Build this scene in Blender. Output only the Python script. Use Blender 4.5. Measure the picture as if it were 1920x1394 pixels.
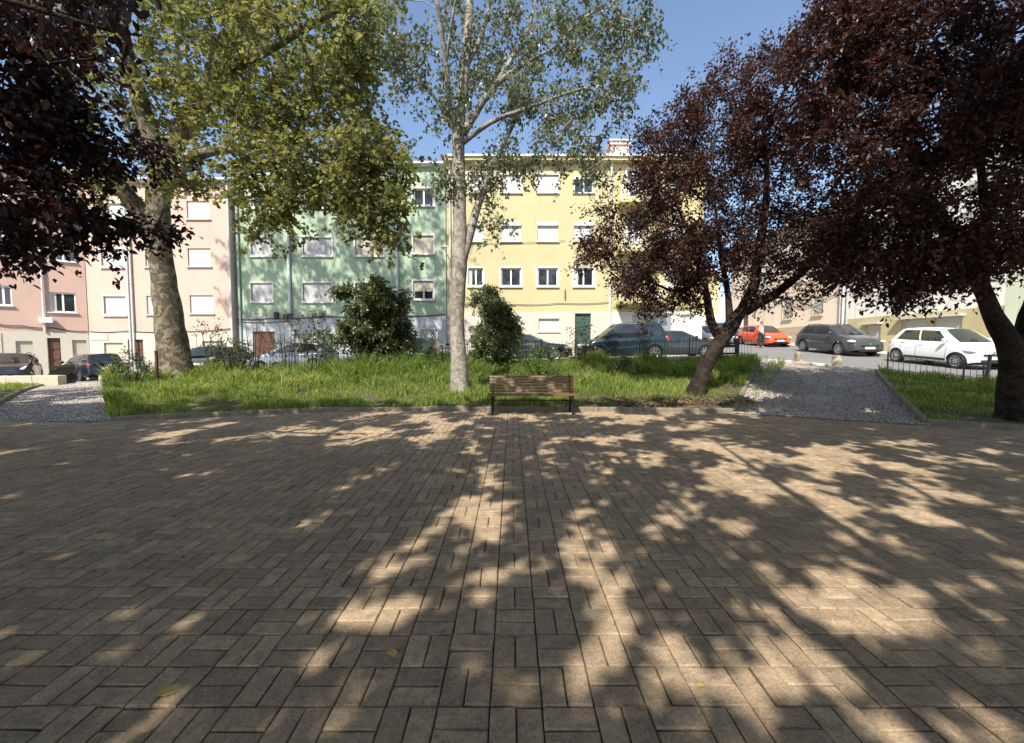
import bpy, bmesh, math, random
import numpy as np
from mathutils import Vector, Matrix
R = math.radians
rng = np.random.default_rng(7)
random.seed(7)
scene = bpy.context.scene
C = scene.collection
for o in list(bpy.data.objects): bpy.data.objects.remove(o)

# ------------------------------------------------------------------ camera, sky, sun, exposure
CAM_H, FPX, PITCH = 1.45, 780.0, R(3.08)
cd = bpy.data.cameras.new('camera'); cam = bpy.data.objects.new('camera', cd); C.objects.link(cam)
cam.location = (0, 0, CAM_H); cam.rotation_euler = (R(90) - PITCH, 0, 0)
cd.sensor_width = 36; cd.lens = 36 * FPX / 1920; cd.clip_end = 2000; cd.clip_start = 0.05
scene.camera = cam
SUN_EL, SUN_AZ = R(47), R(23)            # sun behind the camera, to the left of it by SUN_AZ
w = bpy.data.worlds.new('World'); scene.world = w; w.use_nodes = True
nt = w.node_tree; bg = nt.nodes['Background']
sky = nt.nodes.new('ShaderNodeTexSky'); sky.sky_type = 'NISHITA'; sky.sun_disc = False
sky.sun_elevation = SUN_EL; sky.sun_rotation = math.pi + SUN_AZ
sky.air_density = 1.0; sky.dust_density = 1.0; sky.ozone_density = 1.0; sky.altitude = 60
nt.links.new(sky.outputs[0], bg.inputs[0]); bg.inputs[1].default_value = 0.15
sd = bpy.data.lights.new('sun', 'SUN'); sd.energy = 4.9; sd.angle = R(0.53); sd.color = (1, 0.945, 0.86)
sun = bpy.data.objects.new('sun', sd); C.objects.link(sun)
ldir = Vector((math.sin(SUN_AZ) * math.cos(SUN_EL), math.cos(SUN_AZ) * math.cos(SUN_EL), -math.sin(SUN_EL)))
sun.rotation_euler = ldir.to_track_quat('-Z', 'Y').to_euler(); sun.location = (-6, -18, 30)
vs = scene.view_settings; vs.view_transform = 'Standard'; vs.look = 'None'; vs.exposure = 0.66; vs.gamma = 1
vs.use_curve_mapping = False
scene.render.engine = 'CYCLES'
scene.cycles.max_bounces = 8; scene.cycles.transparent_max_bounces = 8

def P(px, py, Y):
    """photo pixel + distance along the ground -> world point"""
    x = (px - 960) / FPX; y = -(py - 697) / FPX
    d = Vector((x, math.cos(PITCH) + y * math.sin(PITCH), -math.sin(PITCH) + y * math.cos(PITCH)))
    return Vector((0, 0, CAM_H)) + d * (Y / d.y)

# ------------------------------------------------------------------ materials
class NT:
    def __init__(s, name):
        s.m = bpy.data.materials.new(name); s.m.use_nodes = True
        s.t = s.m.node_tree; s.b = s.t.nodes['Principled BSDF']; s.out = s.t.nodes['Material Output']
    def n(s, typ, **kw):
        nd = s.t.nodes.new(typ)
        for k, v in kw.items():
            if k in nd.inputs: 
                nd.inputs[k].default_value = v
            else: setattr(nd, k, v)
        return nd
    def l(s, a, b): s.t.links.new(a, b)
    def noise(s, scale, detail=4, rough=.6, coord='Object', dist=0):
        if not hasattr(s, 'tc'): s.tc = s.n('ShaderNodeTexCoord')
        nd = s.n('ShaderNodeTexNoise'); nd.inputs['Scale'].default_value = scale
        nd.inputs['Detail'].default_value = detail; nd.inputs['Roughness'].default_value = rough
        nd.inputs['Distortion'].default_value = dist
        if coord == 'World':
            g = s.n('ShaderNodeNewGeometry'); s.l(g.outputs['Position'], nd.inputs['Vector'])
        else: s.l(s.tc.outputs[coord], nd.inputs['Vector'])
        return nd.outputs['Fac']
    def ramp(s, fac, stops, interp='LINEAR'):
        r = s.n('ShaderNodeValToRGB'); cr = r.color_ramp; cr.interpolation = interp
        while len(cr.elements) < len(stops): cr.elements.new(.5)
        for e, (p, c) in zip(cr.elements, stops):
            e.position = p; e.color = (*c, 1) if len(c) == 3 else c
        s.l(fac, r.inputs[0]); return r.outputs[0]
    def mix(s, fac, a, b, mode='MIX'):
        m = s.n('ShaderNodeMix', data_type='RGBA', blend_type=mode)
        for inp, v in ((m.inputs[0], fac), (m.inputs[6], a), (m.inputs[7], b)):
            if isinstance(v, (int, float)): inp.default_value = v
            elif isinstance(v, tuple): inp.default_value = (*v, 1)
            else: s.l(v, inp)
        return m.outputs[2]
    def math(s, op, a, b=0.0):
        m = s.n('ShaderNodeMath', operation=op)
        for inp, v in ((m.inputs[0], a), (m.inputs[1], b)):
            if isinstance(v, (int, float)): inp.default_value = v
            else: s.l(v, inp)
        return m.outputs[0]
    def bump(s, h, strength=.3, dist=.01):
        b = s.n('ShaderNodeBump'); b.inputs['Strength'].default_value = strength; b.inputs['Distance'].default_value = dist
        s.l(h, b.inputs['Height']); s.l(b.outputs[0], s.b.inputs['Normal'])
    def col(s, v):
        if isinstance(v, tuple): s.b.inputs['Base Color'].default_value = (*v, 1)
        else: s.l(v, s.b.inputs['Base Color'])
    def island(s):
        g = s.n('ShaderNodeNewGeometry'); oi = s.n('ShaderNodeObjectInfo')
        return s.math('FRACT', s.math('ADD', g.outputs['Random Per Island'], oi.outputs['Random']))

def sc(c, k): return tuple(min(1, x * k) for x in c)
MATS = {}
def plain(name, c, rough=.6, metal=0, var=.12, scale=6, bump=0, coat=0, spec=.5):
    if name in MATS: return MATS[name]
    n = NT(name); f = n.noise(scale, 5, .65)
    n.col(n.ramp(f, [(.25, sc(c, 1 - var)), (.75, sc(c, 1 + var))]))
    n.b.inputs['Roughness'].default_value = rough; n.b.inputs['Metallic'].default_value = metal
    n.b.inputs['Specular IOR Level'].default_value = spec
    n.b.inputs['Coat Weight'].default_value = coat; n.b.inputs['Coat Roughness'].default_value = .04
    if bump: n.bump(n.noise(scale * 12, 4), bump, .005)
    MATS[name] = n.m; return n.m

def stucco(name, c, dirt=(.35, .32, .27)):
    n = NT(name)
    f = n.noise(.5, 5, .6); g = n.noise(2.6, 5, .7); fine = n.noise(45, 3)
    base = n.ramp(f, [(.3, sc(c, .92)), (.7, sc(c, 1.05))])
    # streaks of grime running down: noise stretched vertically
    mp = n.n('ShaderNodeMapping'); mp.inputs['Scale'].default_value = (2.2, 2.2, .16)
    n.l(n.tc.outputs['Object'], mp.inputs['Vector'])
    st = n.n('ShaderNodeTexNoise'); st.inputs['Scale'].default_value = 1.6; st.inputs['Detail'].default_value = 6
    n.l(mp.outputs[0], st.inputs['Vector'])
    sf = n.ramp(st.outputs['Fac'], [(.54, (0, 0, 0)), (.8, (1, 1, 1))])
    k = n.math('MULTIPLY', sf, .42)
    base = n.mix(k, base, dirt)
    base = n.mix(n.math('MULTIPLY', n.ramp(g, [(.55, (0, 0, 0)), (.75, (1, 1, 1))]), .1), base, sc(c, .75))
    n.col(base); n.b.inputs['Roughness'].default_value = .9; n.bump(fine, .25, .006)
    MATS[name] = n.m; return n.m

def leafmat(name, stops, trans=.35, tcol=None, rough=.45, spec=.3, noise_scale=.8, noise_amt=.5):
    n = NT(name); isl = n.island(); f = n.noise(noise_scale, 3, coord='World')
    v = n.math('ADD', n.math('MULTIPLY', isl, 1 - noise_amt), n.math('MULTIPLY', f, noise_amt))
    c = n.ramp(v, stops); n.col(c)
    n.b.inputs['Roughness'].default_value = rough; n.b.inputs['Specular IOR Level'].default_value = spec
    tr = n.n('ShaderNodeBsdfTranslucent')
    hs = n.mix(1.0, c, tcol or (1.0, 1.0, .5), 'MULTIPLY'); 
    sc2 = n.n('ShaderNodeVectorMath', operation='SCALE'); sc2.inputs['Scale'].default_value = 1.9
    n.l(hs, sc2.inputs[0]); n.l(sc2.outputs[0], tr.inputs['Color'])
    mx = n.n('ShaderNodeMixShader'); mx.inputs[0].default_value = trans
    n.l(n.b.outputs[0], mx.inputs[1]); n.l(tr.outputs[0], mx.inputs[2]); n.l(mx.outputs[0], n.out.inputs[0])
    MATS[name] = n.m; return n.m

leafmat('leaf_plane', [(.2, (.075, .085, .034)), (.5, (.145, .155, .06)), (.7, (.23, .225, .095)), (.86, (.38, .33, .16))], .45, (1, .97, .45))
leafmat('leaf_poplar', [(.2, (.06, .075, .042)), (.5, (.11, .13, .075)), (.75, (.19, .205, .13)), (.9, (.30, .30, .2))], .3, (1, 1, .5), .35, .5)
leafmat('leaf_purple', [(.2, (.026, .016, .015)), (.5, (.055, .031, .026)), (.7, (.096, .052, .036)), (.88, (.16, .10, .05))], .36, (1, .46, .34), .42, .4)
leafmat('leaf_purple_near', [(.2, (.02, .013, .015)), (.5, (.038, .02, .02)), (.75, (.06, .03, .026)), (.9, (.15, .06, .025))], .25, (1, .35, .25), .36, .5)
leafmat('leaf_laurel', [(.2, (.04, .055, .026)), (.5, (.09, .115, .05)), (.8, (.22, .25, .12))], .3, (1, 1, .4), .35, .5)
leafmat('leaf_sapling', [(.2, (.05, .055, .03)), (.6, (.09, .1, .05)), (.9, (.15, .15, .08))], .3)
leafmat('leaf_brownshrub', [(.2, (.05, .025, .02)), (.6, (.10, .05, .035)), (.9, (.16, .12, .05))], .3, (1, .6, .4))
leafmat('grass', [(.15, (.055, .085, .02)), (.4, (.14, .195, .042)), (.65, (.27, .33, .085)), (.85, (.46, .42, .2))], .42, (1, 1, .4), .5, .3, .7, .45)
leafmat('grass_weed', [(.2, (.07, .13, .03)), (.6, (.13, .21, .055)), (.9, (.22, .28, .09))], .4, (1, 1, .4))
leafmat('dry_leaf', [(.2, (.06, .04, .028)), (.5, (.16, .105, .07)), (.85, (.36, .27, .18))], .2, (1, .8, .5), .6)
leafmat('yellow_leaf', [(.2, (.48, .36, .09)), (.8, (.55, .46, .2))], .25, (1, .9, .4), .5)

def bark(name, a, b, c, scale, patch=True):
    n = NT(name); f = n.noise(scale, 5, .6, dist=1.2); g = n.noise(scale * 5, 5)
    col = n.ramp(f, [(.3, a), (.48, b), (.56, c), (.75, sc(c, 1.15))], 'LINEAR')
    col = n.mix(.35, col, n.ramp(g, [(.3, sc(a, .7)), (.7, c)]))
    n.col(col); n.b.inputs['Roughness'].default_value = .9; n.b.inputs['Specular IOR Level'].default_value = .12; n.bump(n.noise(scale * 6, 6), .9, .03)
    MATS[name] = n.m
bark('bark_plane_dappled', (.035, .027, .018), (.095, .076, .05), (.27, .23, .16), 2.8)  # dark patches: mottled bark plus the crown's dappled shade, put into the colour
bark('bark_poplar', (.10, .082, .062), (.26, .228, .185), (.40, .365, .305), 4)
bark('bark_plum', (.012, .009, .007), (.024, .018, .014), (.055, .042, .032), 5)

def m_paver():
    n = NT('paver'); isl = n.island()
    big = n.noise(.7, 4, coord='World'); fine = n.noise(80, 4, .85, coord='World'); mid = n.noise(14, 5, .7, coord='World')
    c = n.ramp(isl, [(0, (.36, .262, .165)), (.5, (.46, .335, .21)), (1, (.55, .405, .255))])
    c = n.mix(n.math('MULTIPLY', n.ramp(big, [(.4, (0, 0, 0)), (.7, (1, 1, 1))]), .3), c, (.25, .195, .13))
    c = n.mix(n.math('MULTIPLY', n.ramp(mid, [(.42, (0, 0, 0)), (.66, (1, 1, 1))]), .62), c, (.19, .15, .105))
    st = n.noise(2.3, 6, .75, coord='World'); c = n.mix(n.math('MULTIPLY', n.ramp(st, [(.5, (0, 0, 0)), (.68, (1, 1, 1))]), .5), c, (.17, .14, .1))
    sp = n.ramp(fine, [(.34, (.3, .3, .3)), (.5, (.92, .92, .92)), (.66, (1.0, 1.0, 1.0)), (.8, (1.0, 1.0, 1.0))])
    c = n.mix(.75, c, sp, 'MULTIPLY')
    lt = n.ramp(n.noise(75, 3, .7, coord='World'), [(.6, (0, 0, 0)), (.7, (1, 1, 1))])
    c = n.mix(n.math('MULTIPLY', lt, .45), c, (.6, .54, .44))
    n.col(c); n.b.inputs['Roughness'].default_value = .92; n.b.inputs['Specular IOR Level'].default_value = .2
    n.bump(n.math('ADD', fine, n.math('MULTIPLY', mid, .7)), .55, .004); MATS['paver'] = n.m
m_paver()
def m_soil(name, a, b, s=9):
    n = NT(name); f = n.noise(s, 8, .75, coord='World'); n.col(n.ramp(f, [(.3, a), (.7, b)])); n.b.inputs['Roughness'].default_value = 1
    n.bump(f, .8, .03); MATS[name] = n.m
m_soil('joint_sand', (.06, .047, .033), (.12, .095, .068), 60)
m_soil('soil', (.05, .045, .02), (.11, .10, .045))
m_soil('far_ground', (.12, .11, .09), (.2, .18, .15), .6)
def m_gravel():
    n = NT('gravel_bed'); tc = n.n('ShaderNodeNewGeometry')
    v = n.n('ShaderNodeTexVoronoi'); v.inputs['Scale'].default_value = 24; n.l(tc.outputs['Position'], v.inputs['Vector'])
    sepc = n.n('ShaderNodeSeparateColor'); n.l(v.outputs['Color'], sepc.inputs[0])
    c = n.ramp(sepc.outputs[0], [(0, (.2, .175, .155)), (.5, (.38, .34, .30)), (1, (.54, .49, .44))])
    n.col(c); n.b.inputs['Roughness'].default_value = .9; n.bump(v.outputs['Distance'], -.8, .03); MATS['gravel_bed'] = n.m
    n = NT('gravel_stone'); n.col(n.ramp(n.island(), [(0, (.15, .125, .105)), (.4, (.35, .30, .255)), (1, (.60, .53, .46))]))
    n.b.inputs['Roughness'].default_value = .8; MATS['gravel_stone'] = n.m
m_gravel()
def m_asphalt():
    n = NT('asphalt'); f = n.noise(.5, 5, coord='World'); g = n.noise(90, 3, .8, coord='World')
    c = n.ramp(f, [(.3, (.15, .147, .143)), (.7, (.215, .21, .2))]); c = n.mix(.5, c, n.ramp(g, [(.35, (.09, .09, .09)), (.7, (.31, .3, .29))]))
    n.col(c); n.b.inputs['Roughness'].default_value = .9; n.bump(g, .4, .005); MATS['asphalt'] = n.m
m_asphalt()
plain('kerb', (.2, .17, .13), .95, var=.4, scale=7, bump=.5)
plain('kerb_light', (.62, .56, .45), .9, var=.12, scale=5, bump=.3)
plain('limestone', (.46, .4, .29), .9, var=.15, scale=8, bump=.4)
plain('wall_stone', (.36, .33, .28), .95, var=.35, scale=4, bump=.6)
plain('paving_light', (.44, .41, .36), .9, var=.15, scale=3, bump=.3)
plain('bench_wood', (.145, .062, .036), .5, var=.35, scale=14, bump=.3)
plain('black_iron', (.02, .02, .022), .5, .4, var=.2)
plain('iron_grey', (.11, .105, .1), .55, .4, var=.2)
plain('rust_post', (.12, .05, .03), .8, var=.3)
plain('white_trim', (.61, .595, .55), .6, var=.06, scale=3)
plain('white_pvc', (.8, .8, .79), .35, var=.03)
plain('shutter_white', (.6, .59, .56), .5, var=.05, scale=2)
plain('shutter_cream', (.52, .47, .37), .55, var=.06, scale=2)
plain('shutter_grey', (.55, .54, .52), .55, var=.06, scale=2)
plain('pipe_white', (.6, .6, .58), .45, var=.08)
plain('pipe_green', (.35, .47, .4), .5, var=.08)
plain('cable', (.012, .012, .012), .6)
plain('cladding', (.53, .48, .39), .75, var=.08, scale=2.5, bump=.15)
plain('cladding_grey', (.42, .43, .45), .8, var=.1, scale=2.5, bump=.2)
plain('door_wood', (.13, .06, .035), .5, var=.25, scale=8)
plain('door_green', (.05, .09, .07), .4)
plain('roof_tile', (.48, .2, .13), .9, var=.25, scale=5)
plain('concrete', (.45, .43, .4), .9, var=.15, scale=2)
plain('curtain', (.5, .48, .44), .9, var=.2, scale=10)
plain('lamp_white', (.8, .8, .78), .3)
def m_glass(name, c, rough=.04):
    n = NT(name); f = n.noise(1.2, 3); n.col(n.ramp(f, [(.35, sc(c, .5)), (.7, c)])); n.b.inputs['Roughness'].default_value = rough
    n.b.inputs['Specular IOR Level'].default_value = .9; MATS[name] = n.m
m_glass('window_glass', (.035, .04, .045)); m_glass('shop_glass', (.25, .3, .32), .08); m_glass('car_glass', (.03, .036, .038), .02)
stucco('stucco_pink', (.565, .41, .33)); stucco('stucco_coral', (.55, .37, .295)); stucco('stucco_green', (.37, .465, .325))
stucco('stucco_yellow', (.52, .445, .245)); stucco('stucco_yellow_pale', (.53, .45, .23)); stucco('stucco_white', (.84, .81, .72))
stucco('stucco_peach', (.84, .71, .56)); stucco('stucco_palegreen', (.66, .70, .52)); stucco('stucco_cream', (.64, .58, .46))
plain('tyre', (.018, .018, .019), .85, var=.2)
plain('rim', (.5, .5, .52), .3, .9, var=.05)
plain('black_plastic', (.018, .018, .02), .5, var=.2)
plain('car_under', (.01, .01, .01), .9)
plain('plate_white', (.75, .75, .72), .4)
plain('red_lamp', (.45, .02, .02), .15, coat=.6)
plain('clear_lamp', (.62, .64, .66), .1, coat=.8)
plain('seat_leather', (.03, .028, .027), .5)
def paint(name, c, metal=.0, rough=.28):
    n = NT(name); n.col(c); n.b.inputs['Metallic'].default_value = metal; n.b.inputs['Roughness'].default_value = rough
    n.b.inputs['Coat Weight'].default_value = .8; n.b.inputs['Coat Roughness'].default_value = .03
    f = n.noise(3, 5); n.l(n.ramp(f, [(.35, (rough * .8,) * 3), (.75, (min(1, rough * 1.6),) * 3)]), n.b.inputs['Roughness'])
    MATS[name] = n.m
paint('paint_white', (.76, .77, .77)); paint('paint_orange', (.62, .085, .025)); paint('paint_grey', (.055, .06, .072), .3)
paint('paint_darkgrey', (.035, .037, .04), .3); paint('paint_black', (.012, .012, .014)); paint('paint_blue', (.02, .04, .085), .2)
paint('paint_silver', (.36, .37, .38), .7); paint('paint_navy', (.012, .016, .03)); paint('paint_teal', (.012, .03, .034), .25)

# ------------------------------------------------------------------ mesh helpers
class MB:
    def __init__(s): s.v = []; s.f = []
    def add(s, vs, fs):
        o = len(s.v); s.v.extend([tuple(v) for v in vs]); s.f.extend([tuple(i + o for i in f) for f in fs]); return s
    def box(s, c, d, rz=0, bev=0, M=None):
        hx, hy, hz = d[0] / 2, d[1] / 2, d[2] / 2
        if bev <= 0:
            vs = [(x, y, z) for z in (-hz, hz) for x, y in ((-hx, -hy), (hx, -hy), (hx, hy), (-hx, hy))]
            fs = [(3, 2, 1, 0), (4, 5, 6, 7)] + [(i, (i + 1) % 4, 4 + (i + 1) % 4, 4 + i) for i in range(4)]
        else:
            b = bev; sg = ((-1, -1), (1, -1), (1, 1), (-1, 1))
            vs = [(p * hx, q * hy, -hz) for p, q in sg] + [(p * hx, q * hy, hz - b) for p, q in sg] + [(p * (hx - b), q * (hy - b), hz) for p, q in sg]
            fs = [(3, 2, 1, 0), (8, 9, 10, 11)] + [(L + i, L + (i + 1) % 4, L + 4 + (i + 1) % 4, L + 4 + i) for L in (0, 4) for i in range(4)]
        cr, sr = math.cos(rz), math.sin(rz)
        out = []
        for x, y, z in vs:
            p = (x * cr - y * sr + c[0], x * sr + y * cr + c[1], z + c[2])
            out.append(tuple(M @ Vector(p)) if M else p)
        return s.add(out, fs)
    def tube(s, pts, rad, n=8, cap=True):
        pts = [Vector(p) for p in pts]; rad = rad if hasattr(rad, '__len__') else [rad] * len(pts)
        t0 = (pts[1] - pts[0]).normalized(); u = t0.orthogonal().normalized(); vs = []; k = len(pts)
        for i, p in enumerate(pts):
            t = (pts[min(i + 1, k - 1)] - pts[max(i - 1, 0)]).normalized()
            u = (u - t * u.dot(t)).normalized(); b = t.cross(u)
            for j in range(n):
                a = 2 * math.pi * j / n; vs.append(p + (u * math.cos(a) + b * math.sin(a)) * rad[i])
        fs = [(i * n + j, i * n + (j + 1) % n, (i + 1) * n + (j + 1) % n, (i + 1) * n + j) for i in range(k - 1) for j in range(n)]
        if cap: fs += [tuple(range(n - 1, -1, -1)), tuple(range((k - 1) * n, k * n))]
        return s.add(vs, fs)
    def lathe(s, prof, n=20, M=None):
        vs = []; k = len(prof)
        for r, z in prof:
            for j in range(n):
                a = 2 * math.pi * j / n; p = Vector((r * math.cos(a), r * math.sin(a), z)); vs.append(M @ p if M else p)
        fs = [(i * n + j, i * n + (j + 1) % n, (i + 1) * n + (j + 1) % n, (i + 1) * n + j) for i in range(k - 1) for j in range(n)]
        fs += [tuple(range(n - 1, -1, -1)), tuple(range((k - 1) * n, k * n))]
        return s.add(vs, fs)
    def grid(s, rows):
        nr, nc = len(rows), len(rows[0])
        return s.add([p for r in rows for p in r], [(i * nc + j, i * nc + j + 1, (i + 1) * nc + j + 1, (i + 1) * nc + j) for i in range(nr - 1) for j in range(nc - 1)])
    def prism(s, poly, y0, y1):            # polygon in xz, extruded along y
        n = len(poly); vs = [(x, y0, z) for x, z in poly] + [(x, y1, z) for x, z in poly]
        fs = [tuple(range(n)), tuple(range(2 * n - 1, n - 1, -1))] + [(i + n, (i + 1) % n + n, (i + 1) % n, i) for i in range(n)]
        return s.add(vs, fs)
    def build(s, name, mat, parent=None, smooth=None, **kw):
        me = bpy.data.meshes.new(name); me.from_pydata(s.v, [], s.f); me.update()
        if smooth is not None:
            me.polygons.foreach_set('use_smooth', [True] * len(me.polygons)); me.set_sharp_from_angle(angle=R(smooth))
        return link(name, me, mat, parent, **kw)

def link(name, me, mat, parent=None, loc=None, rot=None, **kw):
    if mat and me and not me.materials: me.materials.append(MATS[mat] if isinstance(mat, str) else mat)
    o = bpy.data.objects.new(name, me); C.objects.link(o); o.parent = parent
    if loc is not None: o.location = loc
    if rot is not None: o.rotation_euler = rot
    for k, v in kw.items(): o[k] = v
    return o
def thing(name, label, category, loc=(0, 0, 0), rz=0, group=None, M=None):
    o = bpy.data.objects.new(name, None); C.objects.link(o); o.empty_display_size = .2
    if M is not None: o.matrix_world = M
    else: o.location = loc; o.rotation_euler = (0, 0, rz)
    o['label'] = label; o['category'] = category
    if group: o['group'] = group
    return o
def np_mesh(name, verts, faces, smooth=False):
    """faces: (N,k) int array or list of such arrays"""
    if not isinstance(faces, list): faces = [faces]
    me = bpy.data.meshes.new(name); me.vertices.add(len(verts)); me.vertices.foreach_set('co', np.asarray(verts, np.float32).ravel())
    li = np.concatenate([f.ravel() for f in faces]).astype(np.int32)
    tot = np.concatenate([np.full(len(f), f.shape[1], np.int32) for f in faces])
    st = np.concatenate([[0], np.cumsum(tot)[:-1]]).astype(np.int32)
    me.loops.add(len(li)); me.loops.foreach_set('vertex_index', li)
    me.polygons.add(len(tot)); me.polygons.foreach_set('loop_start', st)
    me.polygons.foreach_set('use_smooth', np.full(len(tot), smooth, bool))
    me.update(calc_edges=True); me.validate(); return me
def copy_tree(o, parent=None):
    c = o.copy(); C.objects.link(c); c.parent = parent
    for ch in list(o.children): copy_tree(ch, c)
    return c

# ------------------------------------------------------------------ heights of the place
def lerp_tab(x, tab): return np.interp(x, [t[0] for t in tab], [t[1] for t in tab])
CROSS = [(-60, -1.6), (-30, -.56), (-23, -.25), (0, .8), (8, 1.0), (12, 1.02), (60, 1.02)]
def H(x, y):
    x = np.asarray(x, float); y = np.asarray(y, float)
    a = lerp_tab(x, CROSS); b = -.444 + .072 * y
    k = np.clip((x - 9) / 5, 0, 1); k = k * k * (3 - 2 * k)
    return a * (1 - k) + b * k
FRONT = [(-22, 3.0), (-15.5, 5.5), (-11.0, 8.45), (-8.1, 8.4), (-4.0, 9.67), (0, 9.85), (5.05, 9.4), (8.0, 7.96), (9.3, 7.35), (13, 5.0), (16, 2.0)]
STREET = [(-30, 17.4), (-24, 17.4), (-19.0, 17.4), (-14, 16.4), (0, 16.3), (9.6, 16.2), (10.0, 15.9), (11.6, 13.2), (13.2, 11.5), (15.3, 8), (16.4, 0)]
def pl_dist(x, y, pl):
    best = np.full(np.shape(x), 1e9); bx = np.zeros(np.shape(x)); by = np.zeros(np.shape(x))
    for (x0, y0), (x1, y1) in zip(pl[:-1], pl[1:]):
        dx, dy = x1 - x0, y1 - y0; t = np.clip(((x - x0) * dx + (y - y0) * dy) / (dx * dx + dy * dy), 0, 1)
        qx, qy = x0 + t * dx, y0 + t * dy; d = np.hypot(x - qx, y - qy); m = d < best
        best = np.where(m, d, best); bx = np.where(m, qx, bx); by = np.where(m, qy, by)
    return best, bx, by
def T(x, y):
    x = np.asarray(x, float); y = np.asarray(y, float)
    d1, _, _ = pl_dist(x, y, FRONT); d2, bx, by = pl_dist(x, y, STREET)
    s = d1 / (d1 + d2 + 1e-6); z = H(bx, by)
    return s * z
def hz(x, y): return float(H(x, y))
def tz(x, y): return float(T(x, y))

# ------------------------------------------------------------------ ground sheets
MB().add([(-900, -900, -2.2), (900, -900, -2.2), (900, 900, -2.2), (-900, 900, -2.2)], [(0, 1, 2, 3)]).build('ground', 'far_ground', kind='structure')
xs = np.arange(-60, 60.1, .5); ys = np.arange(-14, 90.1, .5); gx, gy = np.meshgrid(xs, ys)
sx = np.array([p[0] for p in STREET]); 
inside = (gy < lerp_tab(gx, STREET[:6]) - .1) & (gx < 10.2)
edge = np.interp(gy, [-14, 0, 8, 11.5, 13.2, 15.9, 16.3], [16.6, 16.4, 15.3, 13.2, 11.6, 10.0, 9.6])
inside |= (gy < 16.2) & (gx < edge - .3)
gz = np.where(inside, -1.0, H(gx, gy))
nx = len(xs); idx = np.arange(gx.size).reshape(gx.shape)
faces = np.stack([idx[:-1, :-1], idx[:-1, 1:], idx[1:, 1:], idx[1:, :-1]], -1).reshape(-1, 4)
link('road', np_mesh('road', np.stack([gx, gy, gz], -1).reshape(-1, 3), faces, True), 'asphalt', kind='structure')

plaza = MB().add([(-22, 3, -.03), (-22, -14, -.03), (17, -14, -.03), (16, 2, -.03)] + [(x, y, -.03) for x, y in FRONT[::-1][1:-1]],
                 [tuple(range(4 + len(FRONT) - 2))]).build('plaza', 'joint_sand', kind='structure')

def poly_mask(x, y, poly):
    ins = np.zeros(np.shape(x), bool); n = len(poly)
    for i in range(n):
        (x0, y0), (x1, y1) = poly[i], poly[(i + 1) % n]
        c = ((y0 > y) != (y1 > y)) & (x < (x1 - x0) * (y - y0) / (y1 - y0 + 1e-12) + x0); ins ^= c
    return ins
# pavers in basket weave
MOD = .213; J = .0055
def paver_geom():
    lx, ly, b = (MOD - J) / 2, (MOD / 2 - J) / 2, .006
    v = [(sx * (lx - b), sy * (ly - b), 0) for sx, sy in ((-1, -1), (1, -1), (1, 1), (-1, 1))] + \
        [(sx * lx, sy * ly, -b) for sx, sy in ((-1, -1), (1, -1), (1, 1), (-1, 1))] + \
        [(sx * lx, sy * ly, -.05) for sx, sy in ((-1, -1), (1, -1), (1, 1), (-1, 1))]
    f = [(0, 1, 2, 3)] + [(i + 4, (i + 1) % 4 + 4, (i + 1) % 4, i) for i in range(4)] + [(i + 8, (i + 1) % 4 + 8, (i + 1) % 4 + 4, i + 4) for i in range(4)]
    return np.array(v), np.array(f)
pv, pf = paver_geom()
I, Jx = np.meshgrid(np.arange(-64, 64), np.arange(-6, 48))
mx = -.09 + (I + .5) * MOD; my = 1.618 + (Jx - 4 + .5) * MOD - 0.0
par = ((I + Jx) % 2).ravel(); mx = mx.ravel(); my = my.ravel(); Q = []
for k in (-1, 1):
    Q.append(np.stack([mx + np.where(par == 0, 0, k * MOD / 4), my + np.where(par == 0, k * MOD / 4, 0), np.where(par == 0, 0, math.pi / 2)], -1))
Q = np.concatenate(Q)
ppoly = [(-14, -2), (14, -2), (14, 4.3)] + FRONT[::-1][2:-1] + [(-14, 6)]
Q = Q[poly_mask(Q[:, 0], Q[:, 1], ppoly)]
N = len(Q); Qz = rng.normal(0, .0028, N) + .004 * np.sin(Q[:, 0] * 1.9) * np.sin(Q[:, 1] * 1.3); tilt = rng.normal(0, .009, (N, 2)); rotj = rng.normal(0, .013, N)
pxs = 960 + Q[:, 0] / np.maximum(Q[:, 1], .05) * FPX; pys = 655 + CAM_H / np.maximum(Q[:, 1], .05) * FPX
vis = (Q[:, 1] > .8) & (pxs > -60) & (pxs < 1980) & (pys < 1440)
order = np.argsort(np.where(vis, Q[:, 1], 1e6)); single = np.zeros(N, bool); single[order[:300]] = True
pm = np_mesh('paver', pv, pf)
for i in np.where(single)[0]:
    o = link('paver', pm, 'paver', plaza, (Q[i, 0], Q[i, 1], Qz[i]), (tilt[i, 0], tilt[i, 1], Q[i, 2] + rotj[i]))
S = np.where(~single)[0]
ca, sa = np.cos(Q[S, 2] + rotj[S])[:, None], np.sin(Q[S, 2] + rotj[S])[:, None]
vx = pv[None, :, 0] * ca - pv[None, :, 1] * sa; vy = pv[None, :, 0] * sa + pv[None, :, 1] * ca
vz = pv[None, :, 2] + Qz[S][:, None] + tilt[S, 0:1] * vy - tilt[S, 1:2] * vx
V = np.stack([vx + Q[S, 0:1], vy + Q[S, 1:2], vz], -1).reshape(-1, 3)
F = (pf[None] + (np.arange(len(S)) * len(pv))[:, None, None]).reshape(-1, 4)
link('pavers', np_mesh('pavers', V, F), 'paver', plaza, kind='stuff')

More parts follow.
